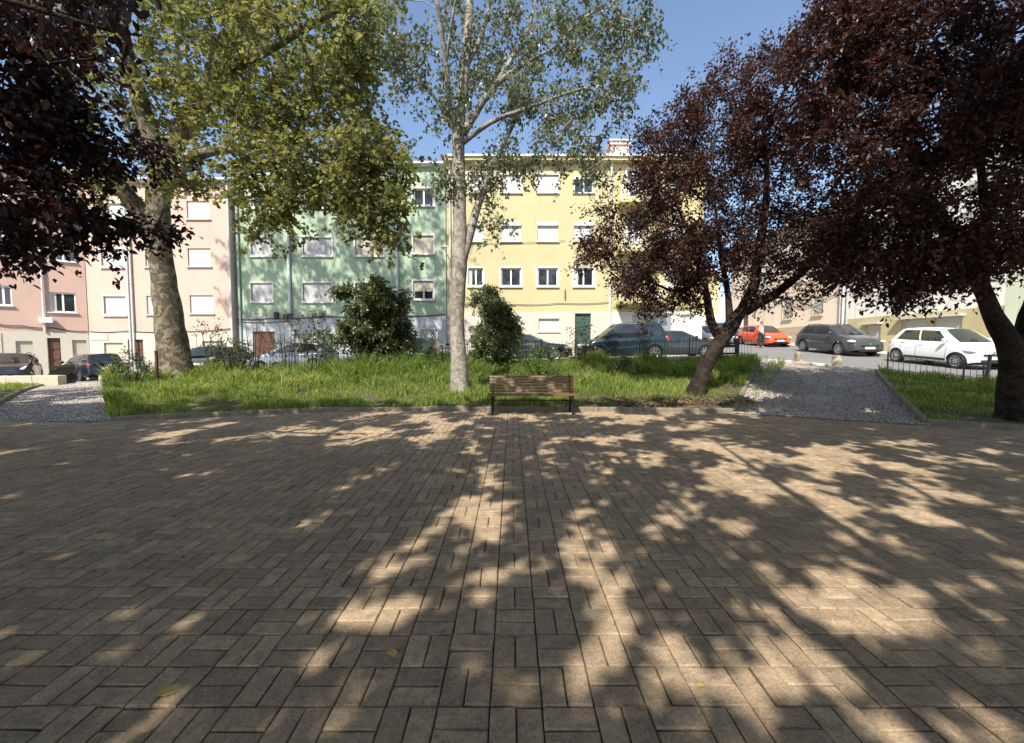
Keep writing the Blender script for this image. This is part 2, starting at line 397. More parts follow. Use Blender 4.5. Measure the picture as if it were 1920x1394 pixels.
def resample(pl, n):
    pl = np.array(pl, float); d = np.concatenate([[0], np.cumsum(np.hypot(*np.diff(pl, axis=0).T))]); t = np.linspace(0, d[-1], n)
    return np.stack([np.interp(t, d, pl[:, 0]), np.interp(t, d, pl[:, 1])], -1)
def patch(name, a, b, nu, nv, off, mat, wob=0, **kw):
    A, B = resample(a, nu), resample(b, nu); v = np.linspace(0, 1, nv)[:, None, None]
    G = A[None] * (1 - v) + B[None] * v; z = T(G[..., 0], G[..., 1]) + off
    if wob: z = z + wob * (np.sin(G[..., 0] * 2.1 + 1) * np.sin(G[..., 1] * 1.7) + .5 * np.sin(G[..., 0] * 4.7) * np.sin(G[..., 1] * 5.3))
    idx = np.arange(nu * nv).reshape(nv, nu); f = np.stack([idx[:-1, :-1], idx[:-1, 1:], idx[1:, 1:], idx[1:, :-1]], -1).reshape(-1, 4)
    return link(name, np_mesh(name, np.concatenate([G, z[..., None]], -1).reshape(-1, 3), f, True), mat, kind='structure', **kw)
BED_F = [(-8.1, 8.4), (-4.0, 9.67), (0, 9.85), (5.05, 9.4)]; BED_B = [(-16.6, 17.0), (-14, 16.4), (0, 16.3), (9.5, 16.1)]
patch('garden_bed', BED_F, BED_B, 90, 40, .07, 'soil', .02)
LB_F = [(-15.5, 5.5), (-11.0, 8.45)]; LB_B = [(-24, 17.3), (-19.6, 17.3)]
patch('garden_bed', LB_F, LB_B, 20, 40, .07, 'soil', .02)
RB_F = [(8.0, 7.96), (9.3, 7.35), (13, 5)]; RB_B = [(11.55, 13.1), (13.1, 11.4), (15.2, 8)]
patch('garden_bed', RB_F, RB_B, 40, 30, .07, 'soil', .02)
path_r = patch('gravel_path', [(5.05, 9.4), (8.0, 7.96)], [(9.55, 16.0), (11.55, 13.1)], 20, 40, .0, 'gravel_bed', .012)
path_l = patch('gravel_path', [(-11.0, 8.45), (-8.1, 8.4)], [(-19.6, 17.35), (-16.6, 17.05)], 20, 40, .0, 'gravel_bed', .012)
# the left path goes on over the edge of the street
g = []
for v in np.linspace(0, 1, 8):
    a = np.array((-19.6, 17.3)) * (1 - v) + np.array((-21.6, 19.6)) * v; b = np.array((-16.6, 17.0)) * (1 - v) + np.array((-18.6, 19.6)) * v
    g.append([(*(a * (1 - u) + b * u), hz(*(a * (1 - u) + b * u)) + .012) for u in np.linspace(0, 1, 8)])
MB().grid(g).build('gravel_path', 'gravel_bed', kind='structure')
def gravel(path, a, b, n, sel=.0):
    A, B = resample(a, 50), resample(b, 50)
    u = rng.random(n) * 48.99; v = rng.random(n); i = u.astype(int); f = (u - i)[:, None]
    p = (A[i] * (1 - f) + A[i + 1] * f) * (1 - v[:, None]) + (B[i] * (1 - f) + B[i + 1] * f) * v[:, None]
    z = T(p[:, 0], p[:, 1]) + .004 + rng.random(n) * .012
    base = np.array([(1, 0, 0), (-1, 0, 0), (0, 1, 0), (0, -1, 0), (0, 0, .7), (0, 0, -.7)]); tri = np.array([(0, 2, 4), (2, 1, 4), (1, 3, 4), (3, 0, 4), (2, 0, 5), (1, 2, 5), (3, 1, 5), (0, 3, 5)])
    s = rng.uniform(.010, .022, n)[:, None, None] * rng.uniform(.65, 1.35, (n, 6, 1)); an = rng.random(n) * 6.28
    W = base[None] * s; c, q = np.cos(an)[:, None], np.sin(an)[:, None]; tl = rng.normal(0, .4, (n, 1))
    X = W[..., 0] * c - W[..., 1] * q; Y = W[..., 0] * q + W[..., 1] * c; Z = W[..., 2] + X * tl
    V = np.stack([X + p[:, 0:1], Y + p[:, 1:2], Z + z[:, None]], -1).reshape(-1, 3)
    link('gravel', np_mesh('gravel', V, (tri[None] + (np.arange(n) * 6)[:, None, None]).reshape(-1, 3)), 'gravel_stone', path, kind='stuff')
gravel(path_r, [(4.9, 9.25), (7.9, 7.8)], [(9.55, 16.0), (11.55, 13.1)], 30000)
gravel(path_l, [(-11.0, 8.3), (-8.1, 8.2)], [(-19.6, 17.35), (-16.6, 17.05)], 26000)

# kerbs, each stone a piece
def kerb(pl, mat, wid=.1, hgt=.1, length=.95, base=T, off=0, shade=0):
    k = bpy.data.objects.new('kerb', None); C.objects.link(k); k['kind'] = 'structure'
    for (x0, y0), (x1, y1) in zip(pl[:-1], pl[1:]):
        L = math.hypot(x1 - x0, y1 - y0); n = max(1, round(L / length)); a = math.atan2(y1 - y0, x1 - x0)
        for i in range(n):
            p0 = np.array((x0, y0)) + (np.array((x1, y1)) - np.array((x0, y0))) * (i / n); p1 = p0 + (np.array((x1, y1)) - np.array((x0, y0))) / n
            c = (p0 + p1) / 2; z0, z1 = float(base(*p0)), float(base(*p1)); sl = math.atan2(z1 - z0, L / n)
            m = MB().box((0, 0, 0), (L / n - .012, wid * random.uniform(.93, 1.07), hgt + .22), bev=.012)
            m.build('kerb_stone', mat, k, loc=(c[0], c[1], (z0 + z1) / 2 + off + hgt - (hgt + .22) / 2 + random.uniform(-.012, .012)), rot=(random.gauss(0, .02), -sl, a + random.gauss(0, .012)))
    return k
kerb(BED_F, 'kerb'); kerb([(5.05, 9.4), (9.5, 16.0)], 'kerb'); kerb([(8.0, 7.96), (11.5, 13.1)], 'kerb')
kerb([(8.0, 7.96), (9.3, 7.35), (13, 5)], 'kerb'); kerb([(-8.1, 8.4), (-16.5, 16.95)], 'kerb', hgt=.06); kerb([(-11.0, 8.45), (-19.5, 17.2)], 'kerb'); kerb([(-15.5, 5.5), (-11, 8.45)], 'kerb')
kerb([(9.7, 16.3), (11.75, 13.25), (13.35, 11.6), (15.5, 8.1), (16.6, 0)], 'kerb_light', .34, .1, 1.1, H, -.03)

# pavements in front of the houses
def pavement(a, b, n=60, up=.12):
    A, B = resample(a, n), resample(b, n); m = MB(); r0, r1, r2 = [], [], []
    for p, q in zip(A, B):
        r0.append((*p, hz(*p) - .3)); r1.append((*p, hz(*p) + up)); r2.append((*q, hz(*p) + up))
    m.grid([r0, r1, r2]); m.build('pavement', 'paving_light', kind='structure')
pavement([(-27.5, 24.5), (12.4, 24.9)], [(-27.5, 27.2), (12.4, 27.2)])
pavement([(18.9, 70), (18.9, -10)], [(21.2, 70), (21.2, -10)])
pavement([(12.4, 24.9), (12.4, 60)], [(11.2, 27), (11.2, 60)], 40)
# ------------------------------------------------------------------ houses
def rect_frame(m, x0, x1, z0, z1, y0, y1, t):
    m.box(((x0 + x1) / 2, (y0 + y1) / 2, z0 + t / 2), (x1 - x0, y1 - y0, t)); m.box(((x0 + x1) / 2, (y0 + y1) / 2, z1 - t / 2), (x1 - x0, y1 - y0, t))
    m.box((x0 + t / 2, (y0 + y1) / 2, (z0 + z1) / 2), (t, y1 - y0, z1 - z0 - 2 * t)); m.box((x1 - t / 2, (y0 + y1) / 2, (z0 + z1) / 2), (t, y1 - y0, z1 - z0 - 2 * t))
def slats(x0, x1, z0, z1, y, pitch=.055, d=.012):
    n = max(2, int((z1 - z0) / pitch)); rows = []
    for i in range(n):
        a = z0 + (z1 - z0) * i / n; b = z0 + (z1 - z0) * (i + 1) / n
        for z, yy in ((a, y), (a + .006, y - d), (b - .006, y - d), (b, y)): rows.append([(x0, yy, z), (x1, yy, z)])
    return MB().grid(rows)
class House:
    def __init__(s, name, label, cat, loc, rz, W, Ht, depth, mat, low=None, split=0, group=None):
        s.t = thing(name, label, cat, loc, rz, group); s.W, s.Ht, s.D, s.mat, s.low, s.split = W, Ht, depth, mat, low, split
        s.loc = Vector(loc); s.rz = rz; s.op = []
        s.nrm = Vector((math.sin(rz), -math.cos(rz), 0)); s.ax = Vector((math.cos(rz), math.sin(rz), 0))
    def px(s, px, py):
        """photo pixel -> (x, z) on the facade plane"""
        o = Vector((0, 0, CAM_H)); d = (P(px, py, 10) - o); t = (s.loc - o).dot(s.nrm) / d.dot(s.nrm); q = o + d * t - s.loc
        return q.dot(s.ax), q.z
    def open_px(s, x0, x1, y0, y1, kind, **kw):
        cx, cy = (x0 + x1) / 2, (y0 + y1) / 2
        a = s.px(x0, cy)[0]; b = s.px(x1, cy)[0]; t = s.px(cx, y0)[1]; u = s.px(cx, y1)[1]
        s.op.append((a, b, u, t, kind, kw))
    def open(s, x0, x1, z0, z1, kind, **kw): s.op.append((x0, x1, z0, z1, kind, kw))
    def finish(s, rev=.2, bottom=-1.6):
        X = sorted({0, s.W, *[v for o in s.op for v in o[:2]]}); Z = sorted({bottom, s.Ht, *([s.split] if s.low else []), *[v for o in s.op for v in o[2:4]]})
        up, lo = MB(), MB()
        for i in range(len(X) - 1):
            for j in range(len(Z) - 1):
                cx, cz = (X[i] + X[i + 1]) / 2, (Z[j] + Z[j + 1]) / 2
                if any(o[0] < cx < o[1] and o[2] < cz < o[3] for o in s.op): continue
                m = lo if s.low and cz < s.split else up; y = -.03 if m is lo else 0
                m.add([(X[i], y, Z[j]), (X[i + 1], y, Z[j]), (X[i + 1], y, Z[j + 1]), (X[i], y, Z[j + 1])], [(0, 1, 2, 3)])
        for x0, x1, z0, z1, k, kw in s.op:
            low = s.low and (z0 + z1) / 2 < s.split; m = lo if low else up; y = -.03 if low else 0
            for a, b in (((x0, z0), (x1, z0)), ((x1, z0), (x1, z1)), ((x1, z1), (x0, z1)), ((x0, z1), (x0, z0))):
                m.add([(a[0], y, a[1]), (a[0], rev, a[1]), (b[0], rev, b[1]), (b[0], y, b[1])], [(0, 1, 2, 3)])
        W, D, Ht = s.W, s.D, s.Ht
        up.add([(0, 0, bottom), (0, D, bottom), (0, D, Ht), (0, 0, Ht)], [(3, 2, 1, 0)]); up.add([(W, 0, bottom), (W, D, bottom), (W, D, Ht), (W, 0, Ht)], [(0, 1, 2, 3)])
        up.add([(0, D, bottom), (W, D, bottom), (W, D, Ht), (0, D, Ht)], [(3, 2, 1, 0)]); up.add([(0, 0, Ht), (W, 0, Ht), (W, D, Ht), (0, D, Ht)], [(0, 1, 2, 3)])
        up.build('wall', s.mat, s.t)
        if s.low:
            lo.add([(0, -.03, s.split), (W, -.03, s.split), (W, 0, s.split), (0, 0, s.split)], [(0, 1, 2, 3)]); lo.build('ground_floor_wall', s.low, s.t)
        for o in s.op: s.window(*o)
    def window(s, x0, x1, z0, z1, kind, kw):
        t = s.t; sill = kw.get('sill', True); trim = kw.get('trim'); W = x1 - x0; Hh = z1 - z0
        if kind == 'door':
            d = MB(); d.box(((x0 + x1) / 2, .16, (z0 + z1) / 2), (W - .01, .06, Hh))
            for k in range(3): d.box(((x0 + x1) / 2, .12, z0 + Hh * (.2 + .3 * k)), (W * .7, .03, Hh * .22), bev=.01)
            o = d.build('door', kw.get('mat', 'door_wood'), t); MB().box((x1 - .12, .1, z0 + 1.0), (.03, .06, .14)).build('handle', 'rim', o); return
        f = MB(); rect_frame(f, x0 + .004, x1 - .004, z0 + .004, z1 - .004, .09, .15, .07)
        if kind in ('casement', 'half', 'open'): f.box(((x0 + x1) / 2, .118, (z0 + z1) / 2), (.09, .05, Hh - .14))
        win = f.build('window', kw.get('fmat', 'white_pvc'), t)
        if kind == 'shop':
            for k in (.33, .66): MB().box((x0 + W * k, .12, (z0 + z1) / 2), (.06, .05, Hh - .14)).build('mullion', 'white_pvc', win)
        if kind != 'shutter':
            halves = ((x0 + .07, (x0 + x1) / 2 - .045), ((x0 + x1) / 2 + .045, x1 - .07)) if kind in ('casement', 'half', 'open') else ((x0 + .07, x1 - .07),)
            for a, b in halves:
                MB().box(((a + b) / 2, .125, (z0 + z1) / 2), (b - a, .012, Hh - .14)).build('pane', kw.get('glass', 'window_glass'), win)
            if kw.get('curtain'):
                a, b = halves[0]; MB().box((a + (b - a) * .25, .113, (z0 + z1) / 2), ((b - a) * .45, .006, Hh - .16)).build('curtain', 'curtain', win)
        if kind in ('shutter', 'half', 'open'):
            fr = {'shutter': kw.get('drop', 1.0), 'half': .55, 'open': .12}[kind]
            slats(x0 + .04, x1 - .04, z1 - Hh * fr + .01, z1 - .01, .085).build('shutter', kw.get('smat', 'shutter_white'), win)
        if kw.get('box'): MB().box(((x0 + x1) / 2, .015, z1 - .09), (W + .04, .17, .2), bev=.03).build('shutter_box', 'white_trim', win)
        if kind == 'grille' or kw.get('grille'):
            g = MB(); n = 7
            for k in range(-n, n * 2):
                for sg in (1, -1):
                    a = x0 + W * k / n; pts = []
                    zA, zB = z0, z1; xa, xb = (a, a + sg * Hh * .6)
                    ta, tb = 0, 1
                    for lim, up_ in ((x0, 0), (x1, 1)):
                        pass
                    if xb != xa:
                        t0 = (x0 - xa) / (xb - xa); t1 = (x1 - xa) / (xb - xa); ta, tb = max(0, min(t0, t1)), min(1, max(t0, t1))
                    if tb - ta > .03: g.tube([(xa + (xb - xa) * ta, .03, zA + (zB - zA) * ta), (xa + (xb - xa) * tb, .03, zA + (zB - zA) * tb)], .012, 4)
            g.build('grille', 'white_trim', win)
        if sill: MB().box(((x0 + x1) / 2, .02, z0 - .035), (W + .16, .26, .06), bev=.01).build('sill', kw.get('sillmat', 'white_trim'), win)
        if trim:
            m = MB(); rect_frame(m, x0 - .1, x1 + .1, z0 - (.0 if sill else .1), z1 + .1, -.03, .004, .1); m.build('trim', trim, win)
    def pipe(s, x, z0, z1, r=.05, mat='pipe_white', bend=True):
        p = [(x, -.1, z1), (x, -.1, z0)]
        m = MB().tube(p, r, 8)
        z = z0 + .8
        while z < z1: m.tube([(x, -.1, z), (x, -.1, z + .06)], r * 1.25, 8); z += 2.4
        m.build('drainpipe', mat, s.t, 40)
    def cable(s, pts, r=.018):
        q = []
        for (x0, z0), (x1, z1) in zip(pts[:-1], pts[1:]):
            for k in range(6): u = k / 6; q.append((x0 + (x1 - x0) * u, -.06, z0 + (z1 - z0) * u - .07 * math.sin(math.pi * u)))
        q.append((pts[-1][0], -.06, pts[-1][1])); MB().tube(q, r, 5).build('cable', 'cable', s.t)
    def panels(s, x0, x1, z0, z1, w, h, mat):
        """stone cladding panels, left out where an opening is"""
        nx, nz = max(1, round((x1 - x0) / w)), max(1, round((z1 - z0) / h)); w, h = (x1 - x0) / nx, (z1 - z0) / nz
        me = MB().box((0, 0, 0), (w - .02, .03, h - .02)); mesh = None
        for i in range(nx):
            for j in range(nz):
                a, c = x0 + i * w, z0 + j * h
                if any(o[0] - .1 < a + w and o[1] + .1 > a and o[2] - .1 < c + h and o[3] + .1 > c for o in s.op): continue
                if mesh is None: ob = me.build('cladding_panel', mat, s.t); mesh = ob.data; ob.location = (a + w / 2, -.046, c + h / 2)
                else: link('cladding_panel', mesh, None, s.t, (a + w / 2, -.046, c + h / 2))
    def cornice(s, h=.22, out=.4, mat='white_trim', x0=None, x1=None):
        x0 = 0 if x0 is None else x0; x1 = s.W if x1 is None else x1
        MB().prism([(0, 0)] * 0 + [(x0 - .0, s.Ht - h), (x1, s.Ht - h), (x1, s.Ht + .03), (x0, s.Ht + .03)], -out, .05).build('cornice', mat, s.t)
        MB().box(((x0 + x1) / 2, -out - .05, s.Ht - .03), (x1 - x0, .1, .12)).build('gutter', 'pipe_white', s.t)
    def tiles(s, x0, x1, rise=2.2, run=5, out=.35):
        n = int((x1 - x0) / .11); rows = []
        for k in range(13):
            v = k / 12; r_ = []
            for i in range(n + 1):
                x = x0 + (x1 - x0) * i / n
                r_.append((x, -out + (run + out) * v, s.Ht + .06 + rise * v + (.035 if i % 2 else -.02)))
            rows.append(r_)
        MB().grid(rows).build('roof', 'roof_tile', s.t)

YY, YG, YP = 26.4, 26.3, 25.9
# yellow house
gx0 = P(838, 600, YY).x; gx1 = P(1149, 600, YY).x; gz0 = hz(1, 25) + .05
def zrel(py, Y, base): return P(960, py, Y).z - base
h = House('yellow_apartment_house', 'pale yellow apartment house with red tile eaves and white chimney behind the poplar', 'building', (gx0, YY, gz0), 0, gx1 - gx0, zrel(297, YY, gz0), 12, 'stucco_yellow', 'cladding', zrel(585, YY, gz0))
cols = [(878, 906), (939, 977), (1008, 1046), (1076, 1113)]
for i, (a, b) in enumerate(cols):
    h.open_px(a, b, 328 if i < 3 else 331, 362, 'shutter' if i < 3 else 'open', box=(i == 3), trim='white_trim' if i < 3 else None)
    h.open_px(a, b, 418, 453, 'shutter', box=True, drop=[1, .97, 1, 1][i])
    h.open_px(a, b, 503, 538, 'casement', trim='white_trim', curtain=i in (0, 3))
h.open_px(1010, 1048, 592, 622, 'shutter', box=True); h.open_px(946, 978, 594, 622, 'shutter', smat='shutter_cream')
x, z = h.px(1078, 588); x1 = h.px(1108, 588)[0]; h.open(x, x1, .1, z, 'door', mat='door_green')
h.finish(); h.cornice(.28, .42, 'stucco_yellow_pale'); h.tiles(-.3, h.W + 6.0, .45, 4)
h.pipe(h.px(1145, 400)[0], 0, h.Ht - .3, .07); h.pipe(h.px(844, 400)[0], 0, h.Ht - .3, .05, 'pipe_white')
h.cable([h.px(870, 572), h.px(960, 571), h.px(1050, 569), h.px(1146, 567)]); h.cable([h.px(880, 457), h.px(1060, 452)], .012)
c = MB(); cx = h.px(1168, 280)[0]; ct = h.px(1168, 252)[1]; cb = h.Ht - .1
c.box((cx, 1.2, (cb + ct) / 2 - .15), (1.15, .9, ct - cb - .25)); c.box((cx, 1.2, ct - .24), (1.4, 1.1, .1))
for k in range(5): c.box((cx - .48 + .24 * k, .78, ct - .12), (.1, .1, .16)); c.box((cx - .48 + .24 * k, 1.62, ct - .12), (.1, .1, .16))
c.box((cx, 1.2, ct), (1.4, 1.1, .09)); c.build('chimney', 'white_trim', h.t)
m = MB(); ax = h.px(1060, 300)[0]; m.tube([(h.px(1000, 0)[0], 1.5, h.Ht + .9), (cx, 1.5, h.Ht + 1.2)], .012, 4); m.tube([(h.px(1000, 0)[0], 1.5, h.Ht), (h.px(1000, 0)[0], 1.5, h.Ht + 1)], .02, 5); m.build('aerial_wire', 'cable', h.t)
m = MB().box((h.px(1063, 0)[0], -.08, h.px(0, 552)[1]), (.05, .1, .6)); m.build('bracket', 'iron_grey', h.t)
# yellow house with balconies (its neighbour)
bx0 = gx1 + .01; b2 = House('yellow_balcony_house', 'pale yellow house with balustraded balconies and white shopfront at the street corner', 'building', (bx0, YY + .02, gz0), 0, 12.0 - bx0, zrel(297, YY, gz0), 14, 'stucco_yellow_pale', 'white_trim', zrel(585, YY, gz0))
for z0, z1 in ((363, 318), (455, 410), (548, 500)):
    b2.open_px(1175, 1200, z1, z0, 'casement', trim='white_trim', sill=False); b2.open_px(1250, 1285, z1 + 6, z0 - 8, 'shutter', box=True)
b2.open_px(1184, 1262, 588, 640, 'shop', glass='shop_glass', sill=False); b2.open_px(1275, 1300, 590, 660, 'door', mat='white_trim')
b2.finish(); b2.cornice(.28, .42, 'stucco_yellow_pale')
for py in (383, 472, 566):
    zb = b2.px(1200, py)[1]; x0, x1 = .15, 3.0; dp = 1.0
    bal = MB().box(((x0 + x1) / 2, -dp / 2, zb - .1), (x1 - x0, dp, .2)).build('balcony', 'stucco_yellow_pale', b2.t)
    MB().box(((x0 + x1) / 2, -dp + .07, zb + .93), (x1 - x0, .14, .1)).build('handrail', 'white_trim', bal)
    me = None
    for k in range(15):
        xx = x0 + .1 + (x1 - x0 - .2) * k / 14
        if me is None:
            o = MB().lathe([(.04, 0), (.04, .08), (.025, .14), (.06, .34), (.045, .52), (.025, .7), (.04, .78), (.04, .88)], 8).build('baluster', 'white_trim', bal, 40); me = o.data; o.location = (xx, -dp + .07, zb)
        else: link('baluster', me, None, bal, (xx, -dp + .07, zb))
b2.cable([(0, b2.split + .3), (3, b2.split + .2), (5, b2.split + .25)])
# green house
gx0 = P(441, 600, YG).x; gx1 = P(837, 600, YG).x; gzg = hz(-11, 25) + .05
g = House('green_apartment_house', 'mint green apartment house with grey ground floor between pink and yellow houses', 'building', (gx0, YG, gzg), 0, gx1 - gx0, zrel(308, YG, gzg), 12, 'stucco_green', 'cladding_grey', zrel(592, YG, gzg))
GC = [(471, 511), (568, 622), (666, 718), (775, 813)]
for r_, (t, b, ks) in enumerate(((358, 391, ['casement', 'casement', 'casement', 'casement']), (446, 481, ['shutter'] * 4), (531, 567, ['shutter', 'shutter', 'shutter', 'half']))):
    for i, (a, bb) in enumerate(GC):
        d = -4 if i == 3 else 0
        g.open_px(a, bb, t + d, b + d, ks[i], trim='white_trim', smat=['shutter_grey', 'shutter_grey', 'shutter_cream', 'shutter_cream'][i])
g.open_px(475, 516, 622, 668, 'shutter', smat='bench_wood', sill=False); g.open_px(552, 592, 626, 655, 'shutter', smat='shutter_cream'); g.open_px(788, 820, 618, 644, 'casement', grille=True)
x, z = g.px(690, 612); g.open(x, x + 1.1, .1, z, 'door')
g.finish(); g.cornice(.2, .25)
g.pipe(g.px(449, 500)[0], 0, g.Ht, .07, 'pipe_green'); g.pipe(g.px(543, 500)[0], g.split, g.Ht, .09, 'pipe_white'); g.pipe(g.px(745, 500)[0], 0, g.Ht, .09, 'pipe_white')
g.cable([g.px(442, 598), g.px(500, 598), g.px(600, 594), g.px(745, 592), g.px(835, 590)], .03); g.cable([g.px(445, 604), g.px(540, 603)], .02)
for k, px in enumerate((502, 520, 530)): MB().box((g.px(px, 0)[0], -.12, g.px(px, 592 + 3 * (k == 1))[1]), (.22, .2, .4 - .08 * k), bev=.04).build('meter_box', 'black_plastic', g.t)
lp = MB().tube([(g.px(833, 0)[0], 0, g.px(0, 474)[1]), (g.px(833, 0)[0], -.7, g.px(0, 470)[1])], .03, 6).build('lamp_arm', 'iron_grey', g.t)
MB().lathe([(.05, .12), (.2, .05), (.22, 0), (.15, -.1), (.02, -.14)], 14, Matrix.Translation((g.px(833, 0)[0], -.8, g.px(0, 470)[1]))).build('lamp_shade', 'lamp_white', lp, 40)
# pink house
gx0 = P(166, 600, YP).x; gx1 = P(437, 600, YP).x; gzp = hz(-21, 25) + .05
p = House('pink_apartment_house', 'pale pink apartment house with cream stone ground floor behind the plane tree', 'building', (gx0, YP, gzp), 0, gx1 - gx0, zrel(338, YP, gzp), 12, 'stucco_pink', 'cladding', zrel(624, YP, gzp))
for a, b, t, bt in ((190, 237, 382, 414), (190, 237, 468, 502), (195, 237, 556, 592), (350, 393, 377, 411), (352, 395, 466, 500), (356, 400, 554, 588), (272, 312, 380, 412), (272, 312, 468, 501), (275, 315, 555, 590)):
    p.open_px(a, b, t, bt, 'shutter', smat='shutter_white', trim='pipe_white' if a < 200 else None)
p.open_px(196, 232, 643, 672, 'shutter', smat='shutter_cream'); x, z = p.px(240, 637); p.open(x, x + .95, .12, z, 'door'); p.open_px(380, 420, 640, 668, 'shutter', smat='shutter_cream')
p.finish(); p.cornice(.2, .25, 'stucco_cream'); p.panels(.1, p.W - .1, .2, p.split - .1, 1.15, .4, 'cladding')
for px in (241, 247): p.pipe(p.px(px, 500)[0], 0, p.Ht, .06, 'pipe_white')
p.pipe(p.px(433, 500)[0], 0, p.Ht, .06); p.cable([p.px(170, 622), p.px(240, 621), p.px(330, 622), p.px(437, 616)], .025)
MB().box((p.W / 2, -.5, p.split + .05), (p.W - .2, 1.0, .1)).build('canopy', 'stucco_cream', p.t) if False else None
# coral house, turned
ang = math.atan2(.563, .827); Lc = 14.0; ox, oy = gx0 - .02 - Lc * .827, YP - .02 - Lc * .563
k = House('coral_apartment_house', 'coral salmon apartment house turned towards the square with wide sliding windows', 'building', (ox, oy, gzp), ang, Lc, zrel(325, YP, gzp), 9, 'stucco_coral', 'cladding', zrel(624, YP, gzp))
for a, b, t, bt in ((92, 142, 549, 586), (-12, 22, 536, 573), (92, 141, 455, 490), (-12, 22, 432, 470), (92, 140, 360, 396), (-14, 22, 328, 366)):
    k.open_px(a, b, t, bt, 'casement', fmat='white_pvc', trim=None, curtain=True)
x0, z = k.px(88, 634); x1 = k.px(113, 634)[0]; k.open(x0, x1, .1, z, 'door'); k.open_px(136, 163, 638, 668, 'shutter', smat='shutter_cream'); k.open_px(30, 62, 640, 668, 'shutter', smat='shutter_cream')
k.finish(); k.cornice(.2, .25, 'stucco_cream'); k.panels(.1, Lc - .1, .2, k.split - .1, 1.15, .4, 'cladding')
k.pipe(k.px(78, 500)[0], k.split, k.Ht, .055); k.cable([k.px(-20, 605), k.px(40, 611), k.px(100, 615), k.px(164, 622)], .03)
MB().box((k.px(53, 0)[0], -.2, k.px(53, 600)[1]), (.55, .28, .3), bev=.04).build('air_conditioner', 'white_pvc', k.t)

# houses along the side street (their fronts face the street)
XS = 20.8
w1 = House('white_yellow_house', 'long white house with yellow base and hooded roller shutters above the parked cars', 'building', (XS, 26.3, 1.35), R(-90), 8.6, 9.5, 10, 'stucco_white', 'stucco_yellow', 3.3 - 1.35)
for a, b, t, bt in ((1622, 1652, 609, 640), (1690, 1738, 599, 640), (1750, 1805, 595, 640)):
    w1.open_px(a, b, t, bt, 'shutter', smat='shutter_grey', sill=False)
for i in range(4): w1.open(.9 + 2 * i, 2.1 + 2 * i, 3.6, 4.9, 'shutter', box=True); w1.open(.9 + 2 * i, 2.1 + 2 * i, 6.4, 7.7, 'shutter', box=True)
w1.finish(); w1.cornice()
for x0, x1, z0, z1, kd, kw in w1.op[:3]:
    MB().prism([(x0 - .12, z1 + .02), (x1 + .12, z1 + .02), (x1 + .12, z1 + .12), (x0 - .12, z1 + .12)], -.32, -.02).build('hood', 'white_trim', w1.t)
w1.pipe(.12, 0, 9.3, .07); w1.pipe(.42, 0, 9.3, .05, 'concrete'); w1.cable([(0, 4.0), (3, 3.2), (6, 3.3), (8.6, 3.2)], .015)
w2 = House('pale_green_house', 'pale green rendered house seen through the fork of the dark plum tree', 'building', (XS, 17.69, .7), R(-90), 14, 9.8, 10, 'stucco_palegreen', 'stucco_palegreen', 1.0)
for i in range(5): w2.open(1.2 + 2.6 * i, 2.4 + 2.6 * i, 1.5, 2.9, 'shutter', smat='shutter_white'); w2.open(1.2 + 2.6 * i, 2.4 + 2.6 * i, 4.4, 5.8, 'shutter')
w2.finish(); w2.cornice()
w3 = House('peach_house', 'peach stone fronted house with narrow grey windows uphill of the orange car', 'building', (XS + .1, 40, 2.2), R(-90), 13.69, 8.5, 10, 'stucco_peach', 'limestone', .9)
for a, b, t, bt in ((1468, 1486, 560, 599), (1524, 1543, 556, 591)): w3.open_px(a, b, t, bt, 'grille', fmat='iron_grey', glass='shop_glass', trim='limestone', grille=True)
x, z = w3.px(1450, 600); w3.open(2, 3, .2, 2.3, 'door'); w3.open(4.6, 5.6, 4.2, 5.6, 'shutter'); w3.open(9, 10, 4.2, 5.6, 'shutter')
w3.finish(); w3.cornice(); w3.panels(3.4, 13.5, -.9, .8, 1.1, .42, 'limestone')
w3.cable([(4, 3.6), (6, 2.6), (8, 3.2), (10, 2.2), (13.4, 2.9)], .018); w3.cable([(7, 4), (8, 2.2), (10.5, 2.6), (12, 1.8)], .018)
w3.pipe(13.5, -.5, 8.3, .08)
f1 = House('cream_far_house', 'small cream house with white front closing the far end of the side street', 'building', (7, 49, 2.4), 0, 9.5, 6.5, 8, 'stucco_cream', 'white_trim', 3.0)
for i in range(5): f1.open(.8 + 1.8 * i, 1.7 + 1.8 * i, .9, 2.3, 'casement', trim='white_trim'); f1.open(.8 + 1.8 * i, 1.7 + 1.8 * i, 4, 5.3, 'shutter')
f1.finish(); f1.cornice(); f1.tiles(0, 9.5)
f2 = House('ochre_far_house', 'distant ochre house at the top of the side street behind the blue car', 'building', (16.6, 58, 3.1), 0, 12, 9, 8, 'stucco_yellow_pale', 'stucco_white', 3.0)
for i in range(6): f2.open(.8 + 1.9 * i, 1.8 + 1.9 * i, .9, 2.3, 'casement', trim='white_trim'); f2.open(.8 + 1.9 * i, 1.8 + 1.9 * i, 4, 5.4, 'shutter')
f2.finish(); f2.cornice()
